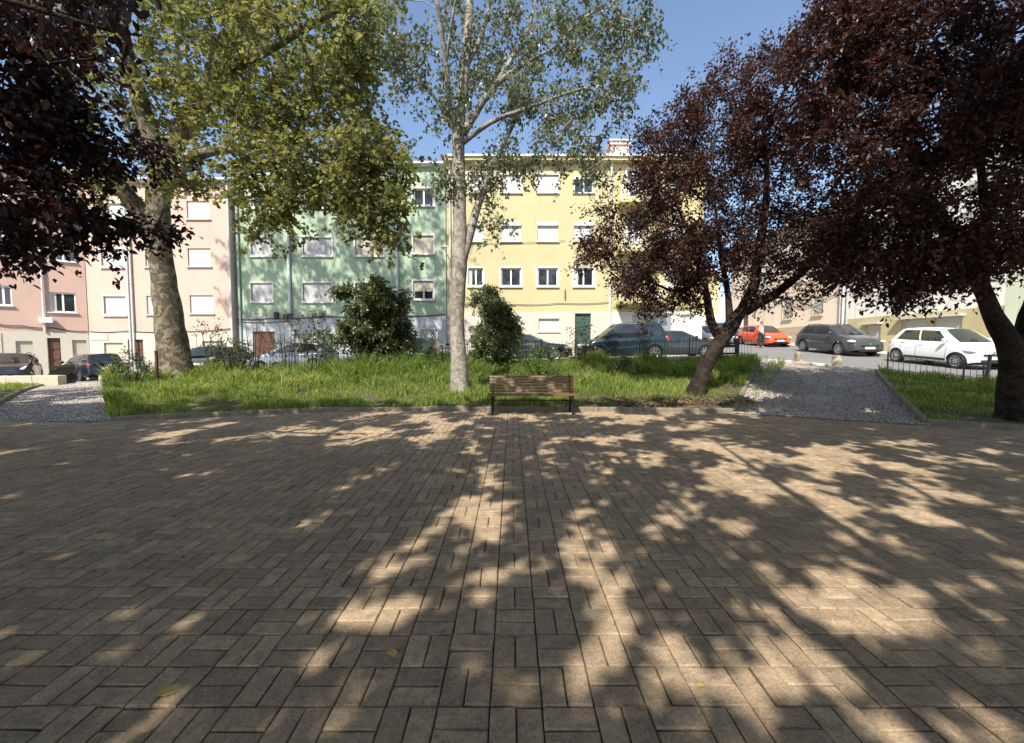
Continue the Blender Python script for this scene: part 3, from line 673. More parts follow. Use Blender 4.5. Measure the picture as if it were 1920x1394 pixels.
# ------------------------------------------------------------------ trees
LEAF = {
 'diamond': (np.array([(0, 0, 0), (.42, .27, .09), (1, 0, -.05), (.42, -.27, .09)]), [np.array([(0, 3, 2), (0, 2, 1)])]),
 'ovate': (np.array([(0, 0, 0), (.28, .26, .07), (.68, .22, .05), (1, 0, -.1), (.68, -.22, .05), (.28, -.26, .07)]), [np.array([(0, 5, 4, 3), (0, 3, 2, 1)])]),
 'deltoid': (np.array([(0, 0, 0), (.18, .36, .05), (1, 0, -.05), (.18, -.36, .05)]), [np.array([(0, 3, 2), (0, 2, 1)])]),
 'palmate': (np.array([(0, 0, 0), (.18, .5, .03), (.48, .2, .06), (.72, .42, .0), (1, 0, -.06), (.72, -.42, .0), (.48, -.2, .06), (.18, -.5, .03)]), [np.array([(0, 7, 6, 5, 4), (0, 4, 3, 2, 1)])]),
}
def unit(v): return v / (np.linalg.norm(v, axis=-1, keepdims=True) + 1e-9)
def leaf_mesh(name, pos, d, nrm, size, shape):
    tv, tf = LEAF[shape]; n = len(pos); d = unit(d); b = unit(np.cross(nrm, d)); nn = np.cross(d, b)
    V = pos[:, None] + size[:, None, None] * (tv[None, :, 0:1] * d[:, None] + tv[None, :, 1:2] * b[:, None] + tv[None, :, 2:3] * nn[:, None])
    F = [(f[None] + (np.arange(n) * len(tv))[:, None, None]).reshape(-1, f.shape[1]) for f in tf]
    return np_mesh(name, V.reshape(-1, 3), F)
def smooth_path(pts, rad, step):
    """Catmull-Rom through the points"""
    p = [Vector(q) for q in pts]; out, ro = [], []
    for i in range(len(p) - 1):
        a, b, c, d = p[max(i - 1, 0)], p[i], p[i + 1], p[min(i + 2, len(p) - 1)]
        n = max(2, int((c - b).length / step))
        for k in range(n):
            t = k / n; out.append(.5 * ((2 * b) + (c - a) * t + (2 * a - 5 * b + 4 * c - d) * t * t + (3 * b - a - 3 * c + d) * t ** 3)); ro.append(rad[i] * (1 - t) + rad[i + 1] * t)
    out.append(p[-1]); ro.append(rad[-1]); return out, ro
def lobe_points(lobes, r):
    out = []
    for c, rad, n in lobes:
        v = unit(r.normal(size=(n, 3))) * (r.random((n, 1)) ** .42); out.append(np.array(c) + v * np.array(rad))
    return np.concatenate(out)
def tree(name, label, base, limbs, lobes, leafm, barkm, leaf=.08, shape='diamond', per=140, twig=.55, clump=.35, droop=0., seed=1, flare=1.5, group=None, cat='tree', tip=.008, updir=.35, lump=.06, thin=1.0, branch_vis=True, hang=0., centers=None):
    r = np.random.default_rng(seed); base = Vector(base)
    t = thing(name, label, cat, base, 0, group)
    # trunk and limbs
    m = MB(); nodes = []; nrad = []; par = []
    for li, (pts, rad) in enumerate(limbs):
        pp, rr = smooth_path([Vector(q) - base for q in pts], rad, .16)
        if li == 0:
            L = sum((pp[i + 1] - pp[i]).length for i in range(len(pp) - 1)); acc = 0
            for i in range(len(pp)):
                if i: acc += (pp[i] - pp[i - 1]).length
                rr[i] *= 1 + (flare - 1) * math.exp(-acc / .35)
            pp = [pp[0] - Vector((0, 0, .35))] + pp; rr = [rr[0] * 1.15] + rr
        n = 18 if max(rr) > .15 else 10; o = len(m.v); m.tube(pp, rr, n)
        # lumps
        for vi in range(o, len(m.v)):
            v = Vector(m.v[vi]); ri = rr[min((vi - o) // n, len(rr) - 1)]; ax_ = pp[min((vi - o) // n, len(pp) - 1)]
            k = 1 + lump * (math.sin(v.x * 9 + v.z * 3.1 + seed) * math.sin(v.y * 8 - v.z * 2.3) + .6 * math.sin(v.z * 7 + v.x * 14) + .8 * math.sin(math.atan2(v.y - ax_.y, v.x - ax_.x) * 5 + seed) * math.exp(-max(0, v.z) / .5) * 1.5)
            m.v[vi] = tuple(ax_ + (v - ax_) * k)
        j0 = len(nodes)
        for i in range(0, len(pp), 3):
            nodes.append(np.array(pp[i])); nrad.append(rr[i]); par.append(-1 if i == 0 else len(nodes) - 2)
    m.build('trunk', barkm, t, 60)
    # branches reach out to every foliage cluster
    cen = (lobe_points(lobes, r) if centers is None else centers) - np.array(base); nm = len(nodes)
    ok = [i for i in range(nm) if nodes[i][2] > .25 * max(q[2] for q in nodes)]
    A = np.array(nodes); d0 = np.min(np.linalg.norm(cen[:, None] - A[None, ok], axis=2), axis=1); cen = cen[np.argsort(d0)]
    NP = np.zeros((nm + len(cen) * 14, 3)); NP[:nm] = A; usable = np.zeros(len(NP), bool); usable[ok] = True; cnt = nm; par = list(par); tips = []; br = []
    for c in cen:
        idxs = np.where(usable[:cnt])[0]; dv = c - NP[idxs]; dist = np.linalg.norm(dv, axis=1)
        cost = dist * (1 + .5 * np.clip(-dv[:, 2] / (dist + 1e-6), 0, 1)); j = idxs[np.argmin(cost)]
        a = NP[j]; L = np.linalg.norm(c - a); n = max(1, min(12, int(L / .38))); ctrl = (a + c) / 2 + np.array((0, 0, .14 * L)) + r.normal(0, .07 * L, 3); prev = j
        for k in range(1, n + 1):
            u = k / n; q = a * (1 - u) ** 2 + 2 * ctrl * u * (1 - u) + c * u * u
            NP[cnt] = q; par.append(prev); usable[cnt] = True; prev = cnt; cnt += 1
        tips.append(cnt - 1)
    NP = NP[:cnt]; par = np.array(par); load = np.zeros(cnt)
    load[tips] = 1
    for i in range(cnt - 1, nm - 1, -1):
        if par[i] >= 0: load[par[i]] += load[i]
    rad = tip * np.maximum(load, 1) ** .48
    rad = np.minimum(rad, .16)
    bm = MB(); sidev = []; ch = {}
    for i in range(nm, cnt): ch.setdefault(par[i], []).append(i)
    Vb, Fb = [], []; off = 0
    E = np.array([(par[i], i) for i in range(nm, cnt)])
    a, b = NP[E[:, 0]], NP[E[:, 1]]; ra = np.where(E[:, 0] < nm, rad[E[:, 1]] * 1.15, rad[E[:, 0]]); ra = np.minimum(ra, rad[E[:, 1]] * 1.6); rb = rad[E[:, 1]]
    def tubes(a, b, ra, rb, ns):
        d = unit(b - a); h_ = np.where(np.abs(d[:, 2:3]) < .9, np.array([[0, 0, 1.]]), np.array([[1., 0, 0]])); u = unit(np.cross(d, h_)); v = np.cross(d, u)
        an = np.arange(ns) * 2 * np.pi / ns; ring = u[:, None] * np.cos(an)[None, :, None] + v[:, None] * np.sin(an)[None, :, None]
        V = np.concatenate([a[:, None] - d[:, None] * ra[:, None, None] * .3 + ring * ra[:, None, None], b[:, None] + d[:, None] * rb[:, None, None] * .3 + ring * rb[:, None, None]], 1)
        i = np.arange(ns); j = (i + 1) % ns; f = np.stack([i, j, j + ns, i + ns], -1)
        return V.reshape(-1, 3), (f[None] + (np.arange(len(a)) * 2 * ns)[:, None, None]).reshape(-1, 4)
    V1, F1 = tubes(a, b, ra, rb, 6)
    # twigs and leaves
    nt_ = max(2, per // 12); K = len(cen) * nt_
    src = np.repeat(cen, nt_, 0); ctr = np.mean(cen, 0)
    d = unit(r.normal(size=(K, 3)) + .5 * unit(src - ctr) + np.array((0, 0, updir - droop))); ln = twig * r.uniform(.5, 1.2, K)
    st = src + r.normal(0, clump * .35, (K, 3)); en = st + d * ln[:, None] + np.array((0, 0, -1)) * (hang * ln)[:, None]
    V2, F2 = tubes(st, en, np.full(K, tip * .55), np.full(K, tip * .25), 3)
    link('branches', np_mesh('branches', np.concatenate([V1, V2]), [np.concatenate([F1, F2 + len(V1)])], True), barkm, t, kind='stuff')
    nl = 12; M = K * nl; u = r.random(M) ** .8; q = np.repeat(st, nl, 0) * (1 - u[:, None]) + np.repeat(en, nl, 0) * u[:, None] + r.normal(0, .03 + clump * .12, (M, 3))
    keep = r.random(M) < thin; q = q[keep]; dd = np.repeat(d, nl, 0)[keep]; M = len(q)
    ld = unit(dd * .5 + r.normal(0, .7, (M, 3)) + np.array((0, 0, -.25 - droop))); nr = unit(r.normal(0, .65, (M, 3)) + np.array((0, 0, 1.0)))
    link('crown', leaf_mesh('crown', q, ld, nr, leaf * r.uniform(.6, 1.2, M), shape), leafm, t)
    return t
def LB(px, py, Y, rx, ry, rd, n):
    """foliage lobe seen at this pixel, at distance Y; rx, ry in photo pixels at that distance, rd depth in metres"""
    return (tuple(P(px, py, Y)), (rx * Y / FPX, rd, ry * Y / FPX), n)
def pth(*pts): return [P(*q) for q in pts]

# plane tree
b0 = P(330, 715, 15); b0.z = tz(b0.x, 15) + .05
YT = 15
limbs = [([b0] + pth((322, 640, YT), (314, 580, YT), (303, 500, YT), (294, 430, YT), (298, 350, YT), (292, 280, 14.8), (265, 200, 14.5), (243, 120, 14.2), (225, 40, 14), (200, -60, 14), (190, -200, 13.8)), [.55, .47, .42, .355, .40, .33, .28, .24, .21, .18, .15, .07]),
         (pth((294, 440, YT), (262, 395, 14.8), (225, 350, 14.4), (180, 300, 14), (120, 230, 13.6)), [.34, .3, .24, .17, .08]),
         (pth((298, 350, YT), (330, 310, 14.5), (385, 287, 13.8), (450, 277, 13.3), (520, 262, 13), (610, 210, 12.6)), [.3, .22, .15, .13, .1, .04]),
         (pth((296, 330, YT), (345, 240, 15), (395, 150, 15), (450, 40, 15), (500, -120, 15)), [.36, .3, .25, .2, .1]),
         (pth((395, 150, 15), (470, 110, 14.3), (560, 60, 13.6), (650, 10, 13)), [.22, .17, .12, .05]),
         (pth((520, 262, 13), (600, 300, 12.6), (680, 330, 12.3), (720, 400, 12.2)), [.1, .08, .05, .02])]
lob = [LB(330, 90, 15, 150, 120, 3, 60), LB(470, 110, 14.3, 150, 130, 3, 75), LB(600, 130, 13.2, 130, 150, 2.4, 80), LB(690, 110, 12.8, 60, 120, 1.6, 34),
       LB(560, 320, 13, 120, 80, 1.8, 55), LB(690, 310, 12.6, 85, 90, 1.4, 48), LB(700, 410, 12.3, 62, 50, 1.0, 26), LB(515, 400, 13, 60, 50, 1, 16), LB(455, 340, 13.4, 55, 40, 1, 10),
       LB(250, 250, 15, 70, 70, 2, 18), LB(345, 340, 14.2, 50, 40, 1, 10), LB(330, 200, 15, 80, 60, 2, 18), LB(480, 220, 13.6, 100, 50, 2, 32), LB(160, 130, 14.5, 90, 110, 2, 24), LB(180, 360, 14.2, 70, 60, 1.2, 10), LB(400, 190, 14.5, 60, 50, 1.5, 16), LB(340, 300, 14.2, 50, 40, 1, 8),
       ((-13.5, 14.5, 17.5), (5.5, 4, 3.2), 110), ((-9, 14, 15.5), (4, 3.5, 3), 60), ((-17.5, 15, 15), (3.5, 3.5, 4), 50), ((-13, 14, 22.5), (5, 4, 3), 110), ((-20, 14, 19.5), (3, 3, 3.8), 70)]
tree('plane_tree', 'big plane tree with thick mottled trunk and yellowing green crown', b0, limbs, lob, 'leaf_plane', 'bark_plane_dappled', .15, 'palmate', 60, .75, .38, .1, 11, 1.55, tip=.011, lump=.05)

# poplar
b0 = P(863, 752, 11.3); b0.z = tz(b0.x, 11.3) + .06; Y0 = 11.3
limbs = [([b0] + pth((861, 690, Y0), (857, 600, Y0), (861, 500, Y0), (862, 400, Y0), (860, 300, Y0), (861, 240, Y0), (872, 130, 11.4), (880, 20, 11.6), (886, -120, 11.9), (890, -260, 12.2)), [.25, .215, .185, .2, .175, .165, .16, .12, .1, .06, .03]),
         (pth((862, 500, Y0), (880, 440, 11.4), (898, 380, 11.5), (922, 320, 11.7), (955, 250, 11.9), (985, 190, 12.1)), [.16, .13, .1, .075, .05, .025]),
         (pth((858, 260, Y0), (845, 210, 11), (836, 120, 10.6), (822, 20, 10.2), (812, -60, 10)), [.1, .075, .065, .05, .03]),
         (pth((836, 120, 10.6), (846, 50, 10.3), (858, -20, 10)), [.045, .035, .02]),
         (pth((856, 250, Y0), (835, 215, 11.4), (808, 175, 11.6), (775, 148, 11.8), (735, 142, 12)), [.08, .06, .045, .035, .015]),
         (pth((868, 250, Y0), (890, 215, 11.3), (925, 165, 11.2), (975, 125, 11), (1040, 90, 10.8)), [.13, .1, .08, .06, .02]),
         (pth((866, 270, Y0), (920, 230, 11), (985, 205, 10.7), (1050, 180, 10.4), (1120, 158, 10.2)), [.07, .06, .05, .035, .015]),
         (pth((925, 165, 11.2), (960, 110, 11.6), (990, 55, 12), (1010, -20, 12.3)), [.07, .06, .045, .02]),
         (pth((1040, 90, 10.8), (1100, 30, 10.6), (1160, 10, 10.4)), [.03, .03, .012]),
         (pth((872, 130, 11.4), (905, 60, 11.8), (930, -40, 12.2)), [.07, .055, .03])]
lob = [LB(905, 330, 11.6, 40, 70, .8, 20), LB(985, 290, 11, 60, 35, 1, 16), LB(1070, 270, 10.5, 60, 40, 1, 18), LB(1100, 320, 10.4, 35, 25, .6, 6), LB(1150, 170, 10.3, 45, 70, .8, 20),
       LB(1180, 60, 10.4, 50, 70, .9, 20), LB(1000, 60, 11.6, 90, 80, 1.6, 44), LB(900, 60, 11.6, 80, 90, 1.6, 40), LB(790, 60, 10.8, 60, 80, 1.2, 22), LB(765, 130, 11.6, 40, 50, .8, 7),
       LB(960, 170, 11.2, 70, 50, 1.2, 28), LB(1050, 190, 10.6, 70, 50, 1, 24), LB(840, 200, 11, 40, 60, .8, 14), LB(930, 430, 11.6, 35, 30, .5, 5), LB(840, 320, 11.2, 26, 50, .5, 8), LB(1090, 60, 10.7, 70, 70, 1, 26),
       LB(700, 60, 12, 50, 80, .8, 8), ((0, 11.5, 14.5), (3.2, 2.2, 3.5), 60)]
tree('poplar_tree', 'tall pale barked poplar with sparse grey green leaves beside the bench', b0, limbs, lob, 'leaf_poplar', 'bark_poplar', .105, 'deltoid', 60, .5, .2, .35, 12, 1.25, tip=.0055, hang=.35, lump=.05)

# leaning purple plum
b0 = P(1303, 752, 10.8); b0.z = tz(b0.x, 10.8) + .05; Y1 = 10.8
limbs = [([b0] + pth((1318, 700, Y1), (1338, 660, Y1), (1366, 618, Y1), (1392, 580, 10.7), (1412, 540, 10.5), (1425, 460, 10.3), (1438, 350, 10.2), (1430, 230, 10.2)), [.21, .18, .175, .19, .14, .13, .1, .07, .03]),
         (pth((1352, 640, Y1), (1334, 605, 11), (1325, 555, 11.1), (1300, 460, 11.2), (1262, 370, 11.3)), [.13, .11, .09, .06, .02]),
         (pth((1368, 615, Y1), (1366, 560, 10.9), (1352, 480, 11), (1340, 380, 11)), [.1, .08, .06, .02]),
         (pth((1396, 585, 10.7), (1455, 550, 10.3), (1520, 495, 9.9), (1575, 420, 9.6)), [.13, .1, .07, .03])]
lob = [LB(1330, 350, 10.8, 150, 170, 2, 150), LB(1420, 260, 10.4, 130, 130, 2, 110), LB(1250, 480, 11, 90, 80, 1.3, 55), LB(1390, 470, 10.6, 140, 80, 1.8, 85), LB(1235, 340, 11, 60, 80, 1.2, 34), LB(1150, 440, 11, 60, 60, .8, 20),
       LB(1290, 230, 10.8, 40, 45, .8, 14), LB(1215, 290, 11, 28, 45, .5, 7), LB(1360, 160, 10.6, 50, 40, .8, 16), LB(1470, 130, 10.2, 60, 60, 1, 26), LB(1520, 460, 9.8, 70, 80, 1.2, 40), LB(1220, 560, 11, 35, 30, .5, 9), LB(1290, 550, 11, 70, 30, .7, 22), LB(1130, 480, 11, 50, 50, .7, 14), LB(1200, 520, 11, 60, 55, .9, 26), LB(1440, 560, 10.4, 70, 22, .6, 10)]
tree('purple_plum_tree', 'leaning purple leaved plum tree growing beside the right end of the garden wall', b0, limbs, lob, 'leaf_purple', 'bark_plum', .096, 'diamond', 96, .42, .22, .05, 13, 1.35, tip=.006, lump=.08)

# right purple plum
b0 = P(1905, 800, 7.9); b0.z = tz(b0.x, 7.9) + .03; Y2 = 7.9
limbs = [([b0] + pth((1904, 740, Y2), (1902, 690, Y2), (1894, 650, Y2), (1864, 595, 7.8), (1842, 540, 7.7), (1800, 470, 7.5), (1745, 380, 7.4), (1700, 260, 7.4)), [.26, .235, .22, .2, .14, .125, .1, .07, .03]),
         (pth((1897, 690, Y2), (1925, 610, 7.9), (1945, 540, 7.9), (1955, 420, 7.8), (1960, 250, 7.7), (1950, 100, 7.6)), [.17, .145, .14, .12, .09, .04]),
         (pth((1935, 540, 7.9), (2020, 450, 8), (2120, 360, 8.2)), [.12, .1, .04]),
         (pth((1842, 540, 7.7), (1850, 440, 8), (1840, 320, 8.2), (1830, 200, 8.2)), [.1, .09, .06, .03])]
lob = [LB(1700, 180, 7.6, 170, 160, 1.6, 150), LB(1850, 260, 7.8, 150, 220, 1.8, 190), LB(1640, 400, 7.5, 110, 110, 1.1, 80), LB(1620, 60, 7.6, 90, 100, 1.2, 60), LB(1780, 470, 7.6, 150, 60, 1.2, 70), LB(1600, 510, 7.4, 60, 40, .6, 18),
       LB(1700, 540, 7.4, 90, 26, .6, 16), LB(1560, 250, 7.6, 50, 100, .8, 26), LB(1540, 60, 7.8, 36, 50, .5, 9), ((11, 8, 6.5), (2.5, 2.3, 2.2), 90), ((9.5, 8, 8), (2.2, 2, 1.2), 40), LB(1900, 480, 7.8, 70, 50, .8, 16)]
tree('purple_plum_tree', 'dark purple leaved plum tree with forked black trunk beside the right gravel path', b0, limbs, lob, 'leaf_purple', 'bark_plum', .10, 'diamond', 96, .4, .2, .05, 14, 1.2, tip=.006, lump=.08)

# left purple plum, its trunk stands outside the picture
b0 = Vector((-9.3, 4.6, 0)); 
limbs = [([b0, b0 + Vector((.1, 0, 1)), b0 + Vector((.3, .1, 2.0)), b0 + Vector((1.3, .3, 3.1)), b0 + Vector((2.6, .5, 4.0)), b0 + Vector((4.0, .8, 4.4))], [.2, .17, .16, .12, .08, .04]),
         ([b0 + Vector((.2, .1, 1.8)), b0 + Vector((.2, .8, 3)), b0 + Vector((.5, 1.2, 4.6)), b0 + Vector((.8, 1.3, 6))], [.13, .1, .07, .02]),
         ([b0 + Vector((.7, .2, 2.5)), b0 + Vector((2.2, 1.0, 3.3)), b0 + Vector((3.7, 1.5, 3.25)), P(250, 430, 6.2)], [.09, .07, .05, .02]),
         ([b0 + Vector((1.3, .3, 3.1)), b0 + Vector((2.6, -.5, 4.0)), b0 + Vector((4.4, -1.2, 4.3)), P(215, 60, 3.6)], [.07, .05, .035, .012])]
lob = [LB(30, 110, 5, 80, 110, .9, 50), LB(60, 240, 5.2, 90, 60, .8, 34), LB(20, 370, 5, 70, 80, .8, 40), LB(130, 280, 5.6, 60, 50, .7, 14), LB(130, 400, 5.8, 60, 40, .6, 13), LB(235, 425, 6.1, 45, 12, .3, 6), LB(300, 440, 6.2, 26, 8, .2, 3), LB(180, 455, 6, 50, 14, .3, 5), LB(235, 285, 5.8, 55, 22, .5, 7),
       LB(100, 30, 4.4, 70, 50, .7, 13), LB(30, 455, 5.2, 55, 22, .5, 9), LB(215, 0, 3.6, 14, 20, .25, 2), ((-9.3, 5, 5.2), (2, 1.8, 1.6), 60), ((-7.5, 4.6, 5.4), (1.6, 1.2, .9), 30)]
lt = tree('purple_plum_tree', 'purple leaved plum tree whose low branches overhang the left gravel path', b0, limbs, lob, 'leaf_purple_near', 'bark_plum', .105, 'ovate', 48, .42, .2, .15, 15, 1.2, tip=.005, lump=.08)
# its nearest leaves, one by one
tv, tf = LEAF['ovate']; nm_ = np_mesh('leaf', tv * .1, tf)
twg = MB(); q0 = P(228, -60, 2.6) - b0
for k in range(46):
    px, py = (random.gauss(215, 45), random.gauss(5, 28)) if k < 26 else (random.gauss(60, 50), random.gauss(60, 60))
    if py > 75 and k < 26: py = 40
    q = P(px, py, random.uniform(2.3, 3.0)) - b0
    o = link('leaf', nm_, 'leaf_purple_near', lt, q, (random.gauss(.3, .5), random.gauss(.9, .5), random.uniform(0, 6.28)))
    s_ = random.uniform(.6, .95); o.scale = (s_, s_, s_)
    if k < 26: twg.tube([q0 + Vector((0, 0, .1)), (q0 + q) / 2 + Vector((0, 0, .03)), q], [.006, .004, .002], 5)
twg.tube([P(215, 60, 3.6) - b0, P(222, 0, 3.1) - b0, q0 + Vector((0, 0, .1))], [.012, .01, .006], 6)
twg.build('twig', 'bark_plum', lt)

# trees that stand behind the viewpoint and shade the paving
def shade_tree(x, y, ht, rx, ry, rz, n, label, seed, per=108, mat='leaf_plane', leaf=.17, holes=None, name='plane_tree', barkm='bark_plane_dappled'):
    b = Vector((x, y, 0)); tp = b + Vector((.2, .3, ht))
    limbs = [([b, b + Vector((.05, 0, 1.4)), b + Vector((0, .1, 3)), b + Vector((.2, .2, ht * .6)), tp], [.26, .23, .22, .16, .05])]
    for k in range(4):
        a = k * 1.57 + seed; limbs.append(([b + Vector((0, .1, 2.6)), b + Vector((math.cos(a) * rx * .35, math.sin(a) * ry * .35, 3.8)), b + Vector((math.cos(a) * rx * .75, math.sin(a) * ry * .75, ht * .72))], [.14, .1, .03]))
    tree(name, label, b, limbs, [((x, y, ht), (rx, ry, rz), n)] if not holes else holes, mat, barkm, leaf, 'palmate' if name == 'plane_tree' else 'diamond', per, .5, .24, .1, seed, 1.3, tip=.008)
# the canopy over the square: foliage clumps stand where the dapples on the paving say they do, 6 to 8 m up along the sun's rays
def cover(px, py):
    if py < 838:
        if px < 250: return .95
        if px < 850: return .5
        if px < 1100: return .72
        if 1400 < px < 1760 and py < 818: return .95
        if px > 1760: return .95
        return .48
    if py < 1000:
        if px < 850: return .96
        if px < 1280: return .70
        if px > 1780: return .8
        return .5
    if px < 420: return .97
    if px < 880: return .78
    if py < 1250: return .58 if px < 1300 else (.76 if px < 1450 else .48)
    return .64
rc = np.random.default_rng(77); cs = []
kx, ky = math.sin(SUN_AZ) / math.tan(SUN_EL), math.cos(SUN_AZ) / math.tan(SUN_EL)
for gy in np.arange(.4, 10.2, .46):
    for gx_ in np.arange(-12.5, 13, .46):
        x_, y_ = gx_ + rc.uniform(-.2, .2), gy + rc.uniform(-.2, .2); yy = max(.9, y_); c_ = cover(960 + x_ / yy * FPX, 655 + FPX * CAM_H / yy) if y_ > 1.2 else .8
        for rep_ in range(2 if c_ > .9 else 1):
            if rc.random() > c_ ** 1.15: continue
            z_ = rc.uniform(5.8, 8.0)
            if y_ > 6.5: z_ = rc.uniform(7.3, 8.2)
            x_ += rc.uniform(-.15, .15) * rep_; cs.append((x_ - kx * z_, y_ - ky * z_, z_))
cs = np.array(cs)
CT = [(-10.2, -3.2, 'plane tree with spreading boughs over the left end of the brick square'), (-5.0, -4.6, 'plane tree with spreading boughs over the left middle of the brick square'), (.6, -4.8, 'plane tree with spreading boughs over the centre of the brick square'), (5.4, -4.4, 'plane tree with spreading boughs over the right middle of the brick square'), (10.4, -3.4, 'plane tree with spreading boughs over the right end of the brick square')]
own = np.argmin(np.abs(cs[:, 0][:, None] - np.array([q[0] for q in CT])[None]), 1)
for i, (x_, y_, lb_) in enumerate(CT):
    b_ = Vector((x_, y_, 0)); limbs = [([b_, b_ + Vector((.05, 0, 1.4)), b_ + Vector((0, .1, 3)), b_ + Vector((.2, .3, 4.8)), b_ + Vector((.1, 1.2, 6.8))], [.24, .21, .2, .14, .04])]
    for dx_, dy_ in ((-1.6, 3.2), (1.5, 4.2), (.2, 5.6), (-1.2, -1.4), (1.4, -.6)):
        limbs.append(([b_ + Vector((0, .1, 2.8)), b_ + Vector((dx_ * .4, dy_ * .4, 4.6)), b_ + Vector((dx_, dy_, 6.6))], [.11, .075, .02]))
    tree('plane_tree', lb_, b_, limbs, None, 'leaf_plane', 'bark_plane_dappled', .175, 'palmate', 96, .36, .2, .1, 80 + i, 1.3, tip=.006, centers=cs[own == i])
shade_tree(8.4, 2.8, 9.8, 3.6, 2.2, 1.3, 170, 'tall plane tree shading the dark forked plum', 26)
shade_tree(-16.6, 5.6, 7.2, 3.0, 2.6, 1.5, 75, 'plane tree in the left bed shading the left gravel path', 29, 60)
for x_, n_, lb_ in ((-12, 90, 'unseen dense plane tree added at the back of the square to block sky light, on the side of the coral house'), (-4, 90, 'unseen dense plane tree added at the back of the square to block sky light, second from the side street'), (4, 90, 'unseen dense plane tree added to block sky light, in the middle of the row at the back of the square'), (12, 90, 'unseen dense plane tree added at the back of the square to block sky light, on the side of the street')):
    shade_tree(x_, -9.8, 8.0, 4.4, 3.4, 3.4, n_ + 60, lb_, 60 + int(x_), 72, leaf=.28)  # unseen back row, added to keep sky light off the shaded paving

# bushes and saplings
def bush(name, label, px, py_top, py_bot, Y, wpx, n, mat, leaf, seed, per=84, cat='bush', shape='ovate', twig=.3, group=None, lean=0):
    b = P(px, py_bot, Y); b.z = tz(b.x, Y) + .04; top = P(px + lean, py_top, Y); hgt = top.z - b.z; wr = wpx * Y / FPX / 2
    limbs = []
    for k in range(4):
        a = k * 1.6 + seed; limbs.append(([b + Vector((math.cos(a) * .06, math.sin(a) * .06, 0)), b + Vector((math.cos(a) * wr * .3, math.sin(a) * wr * .3, hgt * .4)), b + Vector((math.cos(a) * wr * .5 + (top.x - b.x) * .7, math.sin(a) * wr * .5, hgt * .8))], [min(.03, .03 * wr), min(.022, .022 * wr), min(.008, .01 * wr)]))
    rb_ = random.Random(seed); lob = []
    for k in range(9):
        zz = (k + .5) / 9; ww = wr * max(.06, 1 - ((zz - .40) / .62) ** 2) ** .36; a = rb_.uniform(0, 6.28); d_ = ww * rb_.uniform(.2, .5)
        lob.append(((b.x + (top.x - b.x) * zz + math.cos(a) * d_, Y + math.sin(a) * d_, b.z + hgt * (.12 + .8 * zz)), (ww * rb_.uniform(.55, .8), ww * .62, hgt * rb_.uniform(.1, .16)), max(1, n // 9)))
    for k in range(5):
        a = rb_.uniform(0, 6.28); zz = rb_.uniform(.35, 1.0); d_ = wr * rb_.uniform(.75, 1.1) * (1.1 - .6 * zz)
        lob.append(((b.x + math.cos(a) * d_, Y + math.sin(a) * d_, b.z + hgt * zz), (wr * .16, wr * .16, hgt * .1), max(1, n // 40)))
    return tree(name, label, b, limbs, lob, mat, 'bark_plum', leaf, shape, per, twig, .16, 0, seed, 1.0, group, cat, tip=.004)
bush('laurel_bush', 'large rounded glossy green bush in the grass between plane tree and poplar', 697, 535, 705, 14.4, 165, 330, 'leaf_laurel', .12, 31)
bush('laurel_bush', 'smaller upright dark green bush behind the bench', 922, 545, 690, 14.6, 108, 190, 'leaf_laurel', .1, 32)
bush('sapling', 'thin grey green sapling between plane tree and large bush', 540, 585, 705, 14.6, 62, 14, 'leaf_sapling', .07, 33, 48, 'sapling')
bush('sapling', 'straggly sapling with scattered leaves at the right of the plane tree trunk', 405, 605, 700, 15.6, 90, 16, 'leaf_sapling', .08, 34, 36, 'sapling')
bush('sapling', 'weedy sapling in front of the silver car', 478, 575, 700, 15.4, 60, 9, 'leaf_sapling', .06, 38, 36, 'sapling')
bush('plum_sapling', 'young brownish purple shrub behind the right end of the bench', 1090, 612, 700, 14.8, 60, 16, 'leaf_brownshrub', .065, 35, 48, 'shrub')
bush('plum_sapling', 'slender purple leaved shoot at the tail of the dark van', 1212, 590, 700, 14.8, 34, 14, 'leaf_brownshrub', .06, 36, 48, 'shrub')
bush('sapling', 'leafy sapling against the left side of the large bush', 590, 600, 700, 14.9, 80, 26, 'leaf_sapling', .08, 51, 60, 'sapling')
bush('weed_clump', 'leafy weed clump at the right foot of the plane tree', 440, 640, 715, 14.4, 100, 26, 'leaf_sapling', .08, 52, 60, 'weed')
bush('weed_clump', 'dark leafy weeds left of the plane tree beside the gravel path', 250, 668, 740, 13.0, 80, 26, 'leaf_laurel', .07, 53, 60, 'weed')
bush('weed_clump', 'pale weeds between the large bush and the poplar', 800, 660, 720, 13.6, 60, 14, 'grass_weed', .07, 54, 48, 'weed')
bush('weed_clump', 'pale leafy weeds right behind the bench backrest', 1010, 655, 720, 13.0, 110, 24, 'grass_weed', .07, 55, 48, 'weed')
bush('weed_clump', 'low grey green weed clump left of the leaning plum trunk', 1165, 660, 725, 13.2, 70, 14, 'leaf_sapling', .06, 37, 48, 'weed')

